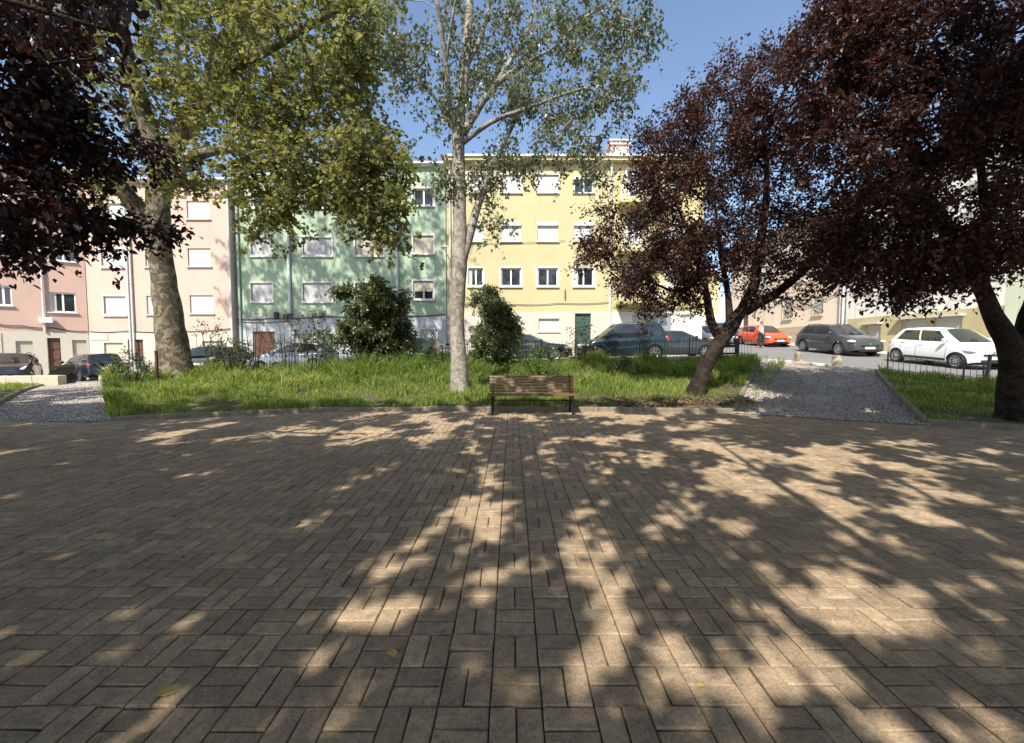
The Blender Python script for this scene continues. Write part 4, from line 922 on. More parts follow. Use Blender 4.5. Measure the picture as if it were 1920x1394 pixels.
# ------------------------------------------------------------------ grass and litter
def grass(label, a, b, n, hfun, seed, mat='grass', tall=1.0):
    r = np.random.default_rng(seed); A, B = resample(a, 60), resample(b, 60)
    u = r.random(n) * 58.99; v = r.random(n); i = u.astype(int); f = (u - i)[:, None]
    p = (A[i] * (1 - f) + A[i + 1] * f) * (1 - v[:, None]) + (B[i] * (1 - f) + B[i + 1] * f) * v[:, None]
    cl = np.sin(p[:, 0] * 3.1 + 1.3) * np.sin(p[:, 1] * 2.7) + .7 * np.sin(p[:, 0] * 7.3 + p[:, 1] * 4.1) + .6 * np.sin(p[:, 0] * 1.1 - p[:, 1] * 5.7)
    c2 = np.sin(p[:, 0] * .9 + 2) * np.sin(p[:, 1] * 1.4 + p[:, 0] * .4) + .6 * np.sin(p[:, 0] * 2.3 - p[:, 1] * 1.9)
    h_ = hfun(p[:, 0], p[:, 1], v) * np.clip(1 + .35 * cl + .45 * c2, .2, 3) * r.uniform(.55, 1.25, n) * tall; h_ = np.clip(h_, .03, None)
    keep = r.random(n) < np.clip(.8 + .3 * cl + .25 * c2, .35, 1); p, h_ = p[keep], h_[keep]; n = len(p)
    z = T(p[:, 0], p[:, 1]) + .06; an = r.random(n) * 6.283; dx, dy = np.cos(an), np.sin(an); wd = (.004 + .016 * h_) * r.uniform(.7, 1.4, n); bend = h_ * np.abs(r.normal(.45, .4, n)) ; ba = r.random(n) * 6.283; bx, by = np.cos(ba) * bend, np.sin(ba) * bend
    V = np.empty((n, 5, 3)); V[:, 0] = np.stack([p[:, 0] - dx * wd, p[:, 1] - dy * wd, z - .02], -1); V[:, 1] = np.stack([p[:, 0] + dx * wd, p[:, 1] + dy * wd, z - .02], -1)
    V[:, 2] = np.stack([p[:, 0] + bx * .35 - dx * wd * .8, p[:, 1] + by * .35 - dy * wd * .8, z + h_ * .6], -1); V[:, 3] = np.stack([p[:, 0] + bx * .35 + dx * wd * .8, p[:, 1] + by * .35 + dy * wd * .8, z + h_ * .6], -1)
    V[:, 4] = np.stack([p[:, 0] + bx, p[:, 1] + by, z + h_ * .92], -1)
    tri = np.array([(0, 1, 3), (0, 3, 2), (2, 3, 4)])
    link('grass', np_mesh('grass', V.reshape(-1, 3), (tri[None] + (np.arange(n) * 5)[:, None, None]).reshape(-1, 3)), mat, kind='stuff', label=label, category='grass')
def inset(pl, d): return [(x, y + d) for x, y in pl]
def hc(x, y, v):
    base = .13 + np.where(x < -1, .32, .14) * np.clip((v - .12) / .5, 0, 1)
    bare = np.exp(-((x - 3.6) / 2.2) ** 2 - ((y - 9.9) / .8) ** 2); return base * (1 - .8 * bare) * np.where(x < -6.5, .8, 1)
grass('rough sunlit grass filling the bed between the two gravel paths', inset(BED_F, .02), BED_B, 125000, hc, 41)
grass('grass of the small bed at the left of the left gravel path', inset(LB_F, .1), LB_B, 16000, lambda x, y, v: .08 + .05 * v, 42)
grass('short green grass of the bed round the dark forked plum', inset(RB_F, .1), RB_B, 32000, lambda x, y, v: .07 + .1 * v, 43)
grass('tall yellowish weeds along the foot of the garden wall', [(-7, 13.0), (0, 13.0), (8.0, 13.0)], [(-7, 16.0), (0, 15.6), (9.0, 15.3)], 13000, lambda x, y, v: np.where(x < -1, .5, .3), 44, 'grass_weed', 1.0)
grass('grass tufts spilling over the kerb of the right gravel path', [(5.3, 9.5), (9.9, 15.9)], [(5.4, 9.4), (10.3, 15.5)], 1000, lambda x, y, v: .04 + .16 * np.clip((y - 12) / 3, 0, 1), 45)
grass('grass tufts along the inner kerb of the left gravel path', [(-8.2, 8.35), (-16.6, 16.9)], [(-7.6, 8.6), (-15.8, 17.0)], 5200, lambda x, y, v: .2 + 0 * x, 46)
r = np.random.default_rng(50); n = 2600
p = np.stack([r.normal(3.9, 1.3, n), 9.75 + np.abs(r.normal(0, .55, n)) - .0 * r.random(n)], -1); p = p[(p[:, 0] < 6) & (p[:, 0] > .5)]; n = len(p)
q = np.concatenate([p, (T(p[:, 0], p[:, 1]) + .09 + r.random(n) * .03)[:, None]], -1)
link('leaf_litter', leaf_mesh('leaf_litter', q, r.normal(size=(n, 3)) * (1, 1, .15), unit(r.normal(0, .35, (n, 3)) + np.array((0, 0, 1))), r.uniform(.04, .085, n), 'ovate'), 'dry_leaf', kind='stuff', label='dry brown leaf litter at the foot of the leaning plum', category='leaf litter')
n = 420; p = np.stack([r.uniform(-9, 10, n), r.uniform(1.5, 9.4, n)], -1); wgt = (r.random(n) < np.clip((p[:, 1] - 3) / 7, .08, 1)) & poly_mask(p[:, 0], p[:, 1], ppoly); p = p[wgt]; n = len(p)
q = np.concatenate([p, np.full((n, 1), .008)], -1)
link('litter_specks', leaf_mesh('litter_specks', q, r.normal(size=(n, 3)) * (1, 1, .1), unit(r.normal(0, .2, (n, 3)) + np.array((0, 0, 1))), r.uniform(.012, .045, n), 'ovate'), 'dry_leaf', kind='stuff', label='small dry leaf scraps scattered over the brick paving', category='leaf litter')
tv, tf = LEAF['ovate']; fm = np_mesh('fallen_leaf', tv * .11, tf)
for (px, py, s_, rz_, lb) in ((806, 1101, 1.1, 2.6, 'yellow fallen leaf lying in a patch of sun on the paving'), (310, 1338, 1.0, .7, 'pale greenish fallen leaf lying on shaded paving'), (757, 1258, .8, 2.2, 'small curled tan fallen leaf on sun flecked paving'), (1325, 1318, .4, .4, 'tiny yellow green leaf lying along a paving joint')):
    Y = CAM_H * FPX / (py - 655); q = P(px, py, Y)
    o = link('fallen_leaf', fm.copy(), 'yellow_leaf' if s_ != 1.0 else 'dry_leaf', None, (q.x - .04, q.y, .008), (.08, .1, rz_), label=lb, category='fallen leaf'); o.scale = (s_, s_, s_)
    o.data.materials.clear(); o.data.materials.append(MATS['yellow_leaf'])
# ------------------------------------------------------------------ garden wall, fences, bench, small things
wl = thing('garden_wall', 'low weathered stone garden wall under the iron fence behind the bench', 'wall', (0, 16.25, 0))
xx = -10.6
while xx < 9.3:
    wd = min(random.uniform(.9, 1.3), 9.45 - xx); top = hz(xx + wd / 2, 16.4) + .2 + random.uniform(-.012, .012)
    MB().box((0, 0, 0), (wd - .012, .32 + random.uniform(-.015, .015), .9), bev=.025).build('wall_block', 'wall_stone', wl, loc=(xx + wd / 2, 0, top - .45), rot=(0, -.02, random.gauss(0, .006))); xx += wd
MB().box((0, 0, 0), (.5, .5, 1.0), bev=.04).build('end_pier', 'wall_stone', wl, loc=(9.55, -.1, hz(9.5, 16.3) + .2 - .5))
def fence(label, pts, zf, hgt=.72, pitch=.12, post=2.0, mat='black_iron'):
    f = thing('iron_fence', label, 'fence', (pts[0][0], pts[0][1], 0)); o = Vector((pts[0][0], pts[0][1], 0)); bar = None; pst = None
    for (x0, y0), (x1, y1) in zip(pts[:-1], pts[1:]):
        L = math.hypot(x1 - x0, y1 - y0); n = int(L / pitch)
        for k in range(n + 1):
            u = k / n; x, y = x0 + (x1 - x0) * u, y0 + (y1 - y0) * u; z = zf(x, y); isp = k % int(post / pitch) == 0
            if isp:
                if pst is None: ob = MB().box((0, 0, hgt / 2), (.03, .03, hgt + .05)).build('post', mat, f); pst = ob.data; ob.location = Vector((x, y, z)) - o
                else: ob = link('post', pst, None, f, Vector((x, y, z)) - o)
            else:
                if bar is None: ob = MB().tube([(0, 0, 0), (0, 0, hgt)], .0065, 5).build('bar', mat, f); bar = ob.data; ob.location = Vector((x, y, z)) - o
                else: ob = link('bar', bar, None, f, Vector((x, y, z)) - o)
                ob.rotation_euler = (random.gauss(0, .03), random.gauss(0, .03), 0)
        for dz in (.1, hgt - .1):
            q = [Vector((x0 + (x1 - x0) * u, y0 + (y1 - y0) * u, zf(x0 + (x1 - x0) * u, y0 + (y1 - y0) * u) + dz)) - o for u in np.linspace(0, 1, 9)]
            MB().tube(q, .009, 6).build('rail', mat, f)
    return f
fence('thin black iron bar fence on top of the stone garden wall', [(-10.4, 16.25), (9.3, 16.2)], lambda x, y: hz(x, 16.4) + .17)
fence('thin iron bar fence at the street edge beside the white car', [(11.7, 12.95), (13.0, 11.45), (14.2, 9.6)], lambda x, y: tz(x, y) + .02, .62, .12, 1.6, 'iron_grey')
fence('short stretch of iron bar fence left of the plane tree', [(-16.2, 16.85), (-14.2, 16.5)], lambda x, y: hz(x, y) + .05, .8, .11, 1.4, 'iron_grey')
lw = thing('low_wall', 'low pale stone wall in front of the scooter and black car', 'wall', (-21.5, 17.3, 0))
for i in range(5): MB().box((0, 0, 0), (1.06, .34, .75), bev=.03).build('wall_block', 'limestone', lw, loc=(-2.1 + 1.08 * i, 0, .28 - .375 + .02 * i + random.uniform(-.01, .01)), rot=(0, 0, random.gauss(0, .01)))
bq = []
for px, py, Y, lb in ((1496, 692, 15.3, 'squat limestone bollard at the top of the right path, nearer the garden wall'), (1568, 699, 14.2, 'squat limestone bollard at the top of the right path, nearer the white car'), (193, 713, 18.6, 'squat limestone bollard at the top of the left path behind the dark estate car')):
    q = P(px, py, Y); z = hz(q.x, Y) + (.06 if px > 900 else .0)
    t = thing('stone_bollard', lb, 'bollard', (q.x, Y, z), random.random(), 'squat stone bollards')
    MB().lathe([(.14, -.1), (.145, .05), (.14, .2), (.125, .26)], 14).build('shaft', 'limestone', t, 50); MB().lathe([(.135, .255), (.14, .28), (.12, .32), (.03, .335)], 14).build('cap', 'limestone', t, 50)
def post(name, label, px, pyb, pyt, Y, r_, mat, lean=0, cap=True):
    b = P(px, pyb, Y); z = tz(b.x, Y) if Y < 16 else hz(b.x, Y); tp = P(px, pyt, Y).z
    t = thing(name, label, 'post', (b.x, Y, z)); MB().tube([(0, 0, -.2), (lean * .5, 0, (tp - z) / 2), (lean, 0, tp - z)], [r_, r_, r_], 8).build('pole', mat, t, 40)
    MB().lathe([(r_ * 1.3, 0), (r_ * 1.3, .03), (r_ * .4, .06)], 8, Matrix.Translation((lean, 0, tp - z - .01))).build('cap', mat, t, 40); return t
post('wooden_stake', 'rusty brown stake standing in front of the plane tree trunk', 295, 712, 660, 13.6, .045, 'rust_post')
post('metal_post', 'slim dark leaning metal post at the fence beside the white car', 1846, 728, 668, 11.2, .04, 'iron_grey', .1)
# dark board between two posts behind the leaning plum
b = P(1366, 690, 15.2); t = thing('notice_board', 'dark empty notice board frame on two posts behind the leaning plum trunk', 'notice board', (b.x, 15.2, tz(b.x, 15.2)))
zt = P(1366, 643, 15.2).z - tz(b.x, 15.2)
for s_ in (-.3, .3): MB().box((s_, 0, zt / 2 - .1), (.05, .05, zt + .2)).build('post', 'black_iron', t)
m = MB(); rect_frame(m, -.275, .275, zt - .42, zt, -.02, .02, .06); m.build('frame', 'black_iron', t); MB().box((0, .0, zt - .12), (.43, .02, .1)).build('panel', 'black_iron', t)

def bench():
    t = thing('park_bench', 'wooden slat park bench with dark iron legs on the paving edge', 'bench', (P(997, 760, 9.5).x, 9.42, 0)); W = 1.98
    seat = bpy.data.objects.new('seat', None); 
    for i in range(5):
        MB().box((0, -.3 + .095 * i, .425 + (.012 if i in (0,) else 0)), (W, .078, .034), bev=.008).build('seat_slat', 'bench_wood', t)
    for i in range(6):
        z = .485 + .064 * i; MB().box((0, 0, 0), (W - .03, .026, .05), bev=.006).build('back_slat', 'bench_wood', t, loc=(0, .16 + .03 * i, z), rot=(R(-22), 0, 0))
    for s_ in (-1, 1):
        x = s_ * (W / 2 - .1)
        l = MB(); l.tube([(x, -.3, .4), (x, -.27, .2), (x, -.31, .0)], .024, 8); l.tube([(x, .1, .4), (x, .12, .2), (x, .2, .0)], .024, 8); l.tube([(x, -.3, .4), (x, .1, .4), (x, .18, .5), (x, .33, .84)], .022, 8); l.tube([(x, -.28, .22), (x, -.08, .3), (x, .12, .22)], .016, 6)
        l.build('leg', 'black_iron', t, 60)
    MB().tube([(-W / 2 + .1, -.08, .3), (W / 2 - .1, -.08, .3)], .014, 6).build('cross_bar', 'black_iron', t)
bench()

# ------------------------------------------------------------------ vehicles
KIND = {
 'city':  dict(L=3.62, W=1.66, H=1.55, wb=2.49, fo=.58, r=.30, belt=.98, hood=.98, xwb=1.12, xwt=.42, xrt=-1.28, xrb=-1.66, cl=.2),
 'hatch': dict(L=4.0, W=1.74, H=1.46, wb=2.53, fo=.82, r=.31, belt=.95, hood=.93, xwb=.98, xwt=.12, xrt=-1.45, xrb=-1.86, cl=.19),
 'suv':   dict(L=4.4, W=1.84, H=1.61, wb=2.65, fo=.88, r=.35, belt=1.06, hood=1.04, xwb=1.08, xwt=.26, xrt=-1.55, xrb=-2.02, cl=.24),
 'sedan': dict(L=4.5, W=1.78, H=1.45, wb=2.66, fo=.9, r=.32, belt=.96, hood=.92, xwb=.95, xwt=.1, xrt=-.95, xrb=-1.75, cl=.19, boot=True),
 'estate': dict(L=4.35, W=1.72, H=1.45, wb=2.55, fo=.85, r=.31, belt=.95, hood=.92, xwb=1.0, xwt=.2, xrt=-1.8, xrb=-2.08, cl=.19),
 'mpv':   dict(L=4.2, W=1.82, H=1.78, wb=2.6, fo=.82, r=.33, belt=1.06, hood=1.02, xwb=1.2, xwt=.35, xrt=-1.68, xrb=-1.98, cl=.2)}
def ball(c, s, nu=12, nv=7):
    vs, fs = [], []
    for i in range(nv + 1):
        a = math.pi * i / nv
        for j in range(nu): b_ = 2 * math.pi * j / nu; vs.append((c[0] + s[0] * math.sin(a) * math.cos(b_), c[1] + s[1] * math.sin(a) * math.sin(b_), c[2] + s[2] * math.cos(a)))
    fs = [(i * nu + j, (i + 1) * nu + j, (i + 1) * nu + (j + 1) % nu, i * nu + (j + 1) % nu) for i in range(nv) for j in range(nu)]
    return MB().add(vs, fs)
WHEELS = {}
def wheel(parent, x, y, r_, sg, spokes=8):
    key = (round(r_, 2), sg, spokes)
    if key not in WHEELS:
        M = Matrix.Rotation(R(-90) * sg, 4, 'X')                # lathe axis z -> outward
        w_ = .1; prof = [(r_ * .66, -w_), (r_ * .93, -w_), (r_, -w_ * .6), (r_, w_ * .6), (r_ * .94, w_), (r_ * .68, w_), (r_ * .66, w_ * .8)]
        ty = MB().lathe(prof, 28, M); rm = MB()
        rm.lathe([(r_ * .69, w_ * .95), (r_ * .68, w_ * .55), (r_ * .6, w_ * .3), (r_ * .6, -w_)], 28, M) if False else None
        n = 28; ring = MB()
        for a, b_ in (((r_ * .69, w_ * .98), (r_ * .60, w_ * .85)), ((r_ * .60, w_ * .85), (r_ * .57, w_ * .2))):
            vs = [];
            for rr, zz in (a, b_):
                for j in range(n): an = 2 * math.pi * j / n; vs.append(M @ Vector((rr * math.cos(an), rr * math.sin(an), zz)))
            rm.add(vs, [(j, (j + 1) % n, n + (j + 1) % n, n + j) for j in range(n)])
        for k in range(spokes):
            an = 2 * math.pi * k / spokes; Q = M @ Matrix.Rotation(an, 4, 'Z')
            rm.box((r_ * .34, 0, w_ * .72), (r_ * .56, r_ * .12, .02), M=Q)
        rm.lathe([(r_ * .14, w_ * .5), (r_ * .14, w_ * .86), (r_ * .05, w_ * .92)], 12, M)
        def raw(mb, nm, mat):
            me = bpy.data.meshes.new(nm); me.from_pydata(mb.v, [], mb.f); me.update(); me.materials.append(MATS[mat]); me.polygons.foreach_set('use_smooth', [True] * len(me.polygons)); me.set_sharp_from_angle(angle=R(35)); return me
        WHEELS[key] = (raw(ty, 'wheel', 'tyre'), raw(rm, 'rim', 'rim'))
    a, b_ = WHEELS[key]; o = link('wheel', a, None, parent, (x, y, r_)); link('rim', b_, None, o)
def car(label, X, Y, head, kind, pt, group=None, plate=True, trimstrip=False, spokes=8, zoff=0, cat='car', name='parked_car', wmul=None):
    k = dict(KIND[kind]); L, W, Ht = k['L'], k['W'], k['H']; belt, hood = k['belt'], k['hood']; cl = k['cl']; r_ = k['r']
    xf = L / 2 - k['fo']; xr = xf - k['wb']; hd = R(head); c_, s_ = math.cos(hd), math.sin(hd)
    def gz_(x, y): return hz(X + x * c_ - y * s_, Y + x * s_ + y * c_)
    zf_, zr_ = gz_(xf, 0), gz_(xr, 0); pit = math.atan2(zf_ - zr_, k['wb']); zl, zr2 = gz_(0, .75), gz_(0, -.75); rol = math.atan2(zl - zr2, 1.5)
    zc = zr_ + (zf_ - zr_) * (-xr) / k['wb']
    t = thing(name, label, cat, M=Matrix.Translation((X, Y, zc + zoff)) @ Matrix.Rotation(hd, 4, 'Z') @ Matrix.Rotation(-pit, 4, 'Y') @ Matrix.Rotation(rol, 4, 'X'), group=group)
    deckp = [(-L / 2, .44), (-L / 2 + .02, .60), (-L / 2 + .06, .80), (-L / 2 + .12, belt - .06), (k['xrb'] + (.0 if not k.get('boot') else -.02), belt + .02), (0, belt), (k['xwb'], hood + .02), (k['xwb'] + .25, hood - .02), (L / 2 - .45, hood - .1), (L / 2 - .22, hood - .18), (L / 2 - .09, hood - .32), (L / 2 - .03, .52), (L / 2, .40)]
    if k.get('boot'): deckp[3] = (-L / 2 + .1, belt - .02)
    zd = lambda x: float(np.interp(x, [q[0] for q in deckp], [q[1] for q in deckp]))
    def wx(x):
        s = min(1, max(0, (abs(x) - (L / 2 - .75)) / .75)); return W / 2 * (1 - (.24 if x > 0 else .16) * s ** 2.6)
    ar = r_ * 1.17
    def zb(x):
        e = min(1, max(0, (abs(x) - (L / 2 - .3)) / .3)); z = cl + .1 * e
        for xa in (xf, xr):
            if abs(x - xa) < ar: z = max(z, r_ + math.sqrt(max(0, ar * ar - (x - xa) ** 2)) * .98)
        return z
    st = set(np.round(np.linspace(-L / 2, L / 2, 46), 4)) | {q[0] for q in deckp}
    for xa in (xf, xr):
        st |= {round(xa + ar * math.cos(a), 4) for a in np.linspace(0, math.pi, 17)} | {xa + ar * 1.004, xa - ar * 1.004}
    st = sorted(x for x in st if -L / 2 <= x <= L / 2)
    sec = [(0, .93), (.1, .975), (.3, 1.0), (.52, 1.0), (.74, .985), (.9, .955), (1.0, .88)]
    def sidept(x, tt, sg=1):
        z0, z1 = zb(x), zd(x); z = z0 + (z1 - z0) * tt
        tn = min(1, max(0, (z - cl) / max(.05, z1 - cl))); return (x, sg * wx(x) * float(np.interp(tn, [q[0] for q in sec], [q[1] for q in sec])), z)
    rows = []
    for x in st:
        ring = [sidept(x, tt, 1) for tt, _ in sec]; z1 = zd(x); yw = ring[-1][1]
        top = [(x, yw * q, z1 + .035 * (1 - q * q)) for q in (.7, .35, 0, -.35, -.7)]
        rows.append(ring + top + [(p_[0], -p_[1], p_[2]) for p_ in ring[::-1]])
    b = MB(); b.grid([r[::-1] for r in rows])
    n = len(rows[0]); b.add(rows[0], [tuple(range(n))]); b.add(rows[-1], [tuple(range(n - 1, -1, -1))])
    # cabin
    xrb, xwb, xrt, xwt = k['xrb'], k['xwb'], k['xrt'], k['xwt']; yr = W / 2 * .68; zr0 = Ht - .07
    def cab(u, tt, sg):
        xb = xrb + (xwb - xrb) * u; xt = xrt + (xwt - xrt) * u; yb = wx(xb) * .885; z0 = zd(xb) - .01
        zt_ = zr0 - .05 * (abs(2 * u - 1.1) ** 2.5) * .5
        x = xb + (xt - xb) * tt; y = yb + (yr - yb) * tt + .035 * math.sin(math.pi * tt); return Vector((x, sg * y, z0 + (zt_ - z0) * tt))
    US = [0, .1, .28, .47, .5, .69, .9, 1]; TS = [0, .05, .34, .64, .9, 1]; glass = {}
    if kind in ('mpv', 'estate'): US = [0, .06, .24, .27, .52, .55, .9, 1]
    winu = {'mpv': ((1, 2), (3, 4), (5, 6)), 'estate': ((1, 2), (3, 4), (5, 6))}.get(kind, ((1, 3), (4, 6)))
    for sg in (1, -1):
        gl = [MB() for _ in winu]
        for i in range(len(US) - 1):
            for j in range(len(TS) - 1):
                tgt = b
                if 1 <= j <= 3:
                    for wi, (a_, e_) in enumerate(winu):
                        if a_ <= i < e_: tgt = gl[wi]
                q = [cab(US[i], TS[j], sg), cab(US[i + 1], TS[j], sg), cab(US[i + 1], TS[j + 1], sg), cab(US[i], TS[j + 1], sg)]
                tgt.add(q, [(0, 1, 2, 3) if sg < 0 else (3, 2, 1, 0)])
        for gg in gl: gg.build('side_window', 'car_glass', t, 30)
    SS = [0, .07, .2, .35, .5, .65, .8, .93, 1]
    def screen(u, tt, s):
        a_, e_ = cab(u, tt, 1), cab(u, tt, -1); q = a_ + (e_ - a_) * s; bow = 4 * s * (1 - s); q.x += (1 if u > .5 else -1) * bow * (.13 - .05 * tt); q.z += .055 * bow * tt + (.03 * bow) * (1 - tt); return q
    for u, nm, t0, t1 in ((1, 'windscreen', 0, 5), (0, 'rear_window', (2 if kind != 'sedan' else 1), 4)):
        gm = MB()
        for i in range(len(SS) - 1):
            for j in range(len(TS) - 1):
                tgt = gm if (1 <= i < len(SS) - 2 and t0 <= j < t1) else b
                if nm == 'rear_window' and kind != 'sedan': tgt = gm if (1 <= i < len(SS) - 2 and 1 <= j < 4) else b
                q = [screen(u, TS[j], SS[i]), screen(u, TS[j], SS[i + 1]), screen(u, TS[j + 1], SS[i + 1]), screen(u, TS[j + 1], SS[i])]
                tgt.add(q, [(0, 1, 2, 3) if u < .5 else (3, 2, 1, 0)])
        gm.build(nm, 'car_glass', t, 40)
    rr_ = []
    for v in np.linspace(0, 1, 9):
        row = []
        for s in SS:
            a_, e_ = screen(0, 1, s), screen(1, 1, s); q = a_ + (e_ - a_) * v; q.z += .045 * math.sin(math.pi * v)
            edge = cab(v, 1, 1 if s < .5 else -1); kk = max(0, 1 - 4 * s * (1 - s) * 2.2); q.z = q.z * (1 - kk) + edge.z * kk; q.y = q.y; row.append(q)
        rr_.append(row)
    b.grid([r[::-1] for r in rr_]).build('body', pt, t, 38)
    MB().box(((xf + xr) / 2, 0, cl + .16), (L - .5, W - .42, .36)).build('underbody', 'car_under', t)
    for sg in (1, -1):
        wheel(t, xf, sg * (W / 2 - .105), r_, sg, spokes); wheel(t, xr, sg * (W / 2 - .105), r_, sg, spokes)
        ball((L / 2 - .28, sg * (wx(L / 2 - .28) - .11), hood - .27), (.26, .15, .085)).build('headlight', 'clear_lamp', t, 60)
        zt_ = belt - .14
        ball((-L / 2 + .15, sg * (wx(-L / 2 + .13) - .1), zt_), (.12, .1, .1 if kind != 'mpv' else .2)).build('tail_light', 'red_lamp', t, 60)
        m = ball((xwb - .3, sg * (W / 2 + .07), belt + .1), (.07, .1, .075)); m.build('wing_mirror', pt, t, 60)
        for xs_ in (xwb - .28, (xwb + xrb) / 2 - .1, xr + ar * .55):
            pts = [Vector(sidept(xs_, tt, sg)) + Vector((0, sg * .001, 0)) for tt in (.12, .3, .52, .74, .9, 1)]; MB().tube(pts, .005, 4).build('door_seam', 'car_under', t)
        for xs_ in ((xwb + xrb) / 2 + .08, xr + ar * .75):
            q = sidept(xs_, .82, sg); MB().box((q[0], q[1] + sg * .008, q[2]), (.16, .03, .026), bev=.006).build('door_handle', pt, t)
        if trimstrip: MB().box(((xf + xr) / 2, sg * (W / 2 - .005), cl + .12), (k['wb'] - 2 * ar - .08, .03, .09), bev=.01).build('side_strip', 'black_plastic', t)
    MB().box((L / 2 - .035, 0, .56), (.11, W * .46, .07), bev=.02).build('grille', 'black_plastic', t)
    MB().box((L / 2 - .045, 0, .33), (.12, W * .58, .12), bev=.02).build('lower_grille', 'black_plastic', t)
    MB().box((-L / 2 + .04, 0, .34), (.12, W * .7, .1), bev=.02).build('rear_valance', 'black_plastic', t)
    MB().box((L / 2 + .012, 0, .45), (.016, .5, .11)).build('number_plate', 'plate_white', t)
    MB().box((-L / 2 - .0, 0, .62), (.03, .5, .11)).build('number_plate', 'plate_white', t)
    MB().lathe([(.055, -.02), (.055, .015), (.03, .022)], 14, Matrix.Translation((L / 2 + .006 - .03, 0, .64)) @ Matrix.Rotation(R(90), 4, 'Y')).build('badge', 'rim', t)
    wp = MB()
    for y0 in (-.45, .1): wp.tube([screen(1, .03, .5 - y0 * .5) + Vector((.012, 0, .01)), screen(1, .12, .22 - y0 * .5) + Vector((.014, 0, .012))], .008, 4)
    wp.build('wiper', 'black_plastic', t)
    if kind in ('mpv', 'suv', 'estate'):
        for sg in (1, -1): MB().tube([cab(.06, 1, sg) + Vector((0, 0, .03)), cab(.5, 1, sg) + Vector((0, 0, .075)), cab(.94, 1, sg) + Vector((0, 0, .03))], .016, 6).build('roof_rail', 'black_plastic' if kind != 'estate' else 'rim', t)
    return t
car('white small hatchback with black side strip parked on the side street', 17.75, 17.15, -90, 'city', 'paint_white', 'cars parked along the side street', trimstrip=True, spokes=10)
car('dark grey crossover parked between the white and orange cars', 17.85, 23.0, -90, 'suv', 'paint_grey', 'cars parked along the side street', spokes=10)
car('bright orange hatchback parked by the peach house', 17.95, 29.9, -90, 'hatch', 'paint_orange', 'cars parked along the side street')
car('dark blue car parked uphill of the orange hatchback', 18.0, 35.3, -90, 'suv', 'paint_blue', 'cars parked along the side street')
G = 'cars parked below the apartment houses'
car('dark van with roof rails and red tail lights parked behind the garden fence', P(1166, 650, 20.4).x, 20.4, 180, 'mpv', 'paint_teal', G)
car('dark grey hatchback with nose showing right of the dark van', P(1268, 650, 22.2).x, 22.2, 0, 'hatch', 'paint_darkgrey', G)
car('grey car half hidden behind the leaning plum trunk', P(1350, 640, 27.5).x, 29.5, -80, 'hatch', 'paint_silver', G)
car('dark grey saloon parked left of the dark van', P(990, 650, 21.8).x, 21.8, 0, 'sedan', 'paint_darkgrey', G)
car('black saloon with its tail to the grass, right of the large bush', P(803, 650, 21.6).x, 21.6, 90, 'sedan', 'paint_black', G)
car('silver hatchback behind the thin saplings', P(552, 660, 20.6).x, 20.6, 180, 'hatch', 'paint_silver', G)
car('dark hatchback with its tail to the plane tree', P(425, 660, 20.8).x, 20.8, 92, 'hatch', 'paint_black', G)
car('black estate car with roof rails at the top of the left path', P(172, 690, 23).x, 23, 152, 'estate', 'paint_navy', G)
car('black crossover behind the low pale wall and the scooter', P(18, 680, 20.6).x, 20.6, -48, 'suv', 'paint_black', G)

def scooter(name, label, px, Y, head, pt, grp):
    q = P(px, 690, Y); t = thing(name, label, 'motorbike', (q.x, Y, hz(q.x, Y)), R(head), grp)
    for x, nm in ((.66, 'front'), (-.62, 'rear')):
        M = Matrix.Translation((x, 0, .27)) @ Matrix.Rotation(R(90), 4, 'X')
        o = MB().lathe([(.17, -.05), (.25, -.05), (.27, -.025), (.27, .025), (.25, .05), (.17, .05)], 22, M).build('wheel', 'tyre', t, 40)
        m = MB().lathe([(.175, -.03), (.175, .03)], 22, M)
        for k in range(5): m.box((.09, 0, 0), (.17, .03, .03), M=M @ Matrix.Rotation(k * 1.257, 4, 'Z'))
        m.build('rim', 'rim', o)
    body = [(-.75, .55), (-.85, .72), (-.8, .82), (-.3, .74), (-.1, .62), (.08, .36), (.34, .34), (.5, .6), (.42, .95), (.5, .98), (.66, .72), (.7, .5), (.5, .36), (.36, .22), (-.25, .2), (-.45, .36)]
    m = MB().prism(body, -.15, .15); m.build('fairing', pt, t)
    MB().prism([(-.8, .8), (-.84, .9), (-.5, .9), (-.3, .82), (-.02, .82), (-.05, .74), (-.35, .73)], -.14, .14).build('seat', 'seat_leather', t)
    MB().tube([(.42, -.36, 1.02), (.44, -.1, 1.0), (.44, .1, 1.0), (.42, .36, 1.02)], .018, 8).build('handlebar', 'black_plastic', t, 50)
    MB().tube([(.46, 0, .98), (.62, 0, .45), (.66, 0, .27)], .035, 8).build('fork', 'iron_grey', t, 50)
    MB().grid([[(.5 - .0 * u, y, .95), (.42, y * .9, 1.2), (.36, y * .7, 1.36)] for y, u in ((-.2, 0), (-.07, 1), (.07, 1), (.2, 0))]).build('windshield', 'car_glass', t, 60)
    ball((.62, 0, .78), (.1, .11, .08)).build('headlight', 'clear_lamp', t, 60)
    for sg in (1, -1):
        m = ball((.4, sg * .34, 1.16), (.03, .07, .05)); m.tube([(.42, sg * .3, 1.02), (.4, sg * .34, 1.14)], .008, 5); m.build('mirror', 'black_plastic', t, 60)
    MB().prism([(.4, .5), (.55, .57), (.78, .56), (.9, .48), (.88, .46), (.76, .53), (.56, .54), (.42, .47)], -.07, .07).build('front_mudguard', pt, t)
    MB().tube([(-.1, -.17, .25), (-.5, -.19, .3), (-.8, -.19, .36)], .05, 8).build('exhaust', 'iron_grey', t, 50); ball((-.83, 0, .68), (.05, .08, .05)).build('tail_light', 'red_lamp', t, 60)
scooter('scooter', 'black scooter standing behind the low pale wall', 90, 18.1, 222, 'paint_black', 'parked two wheelers')
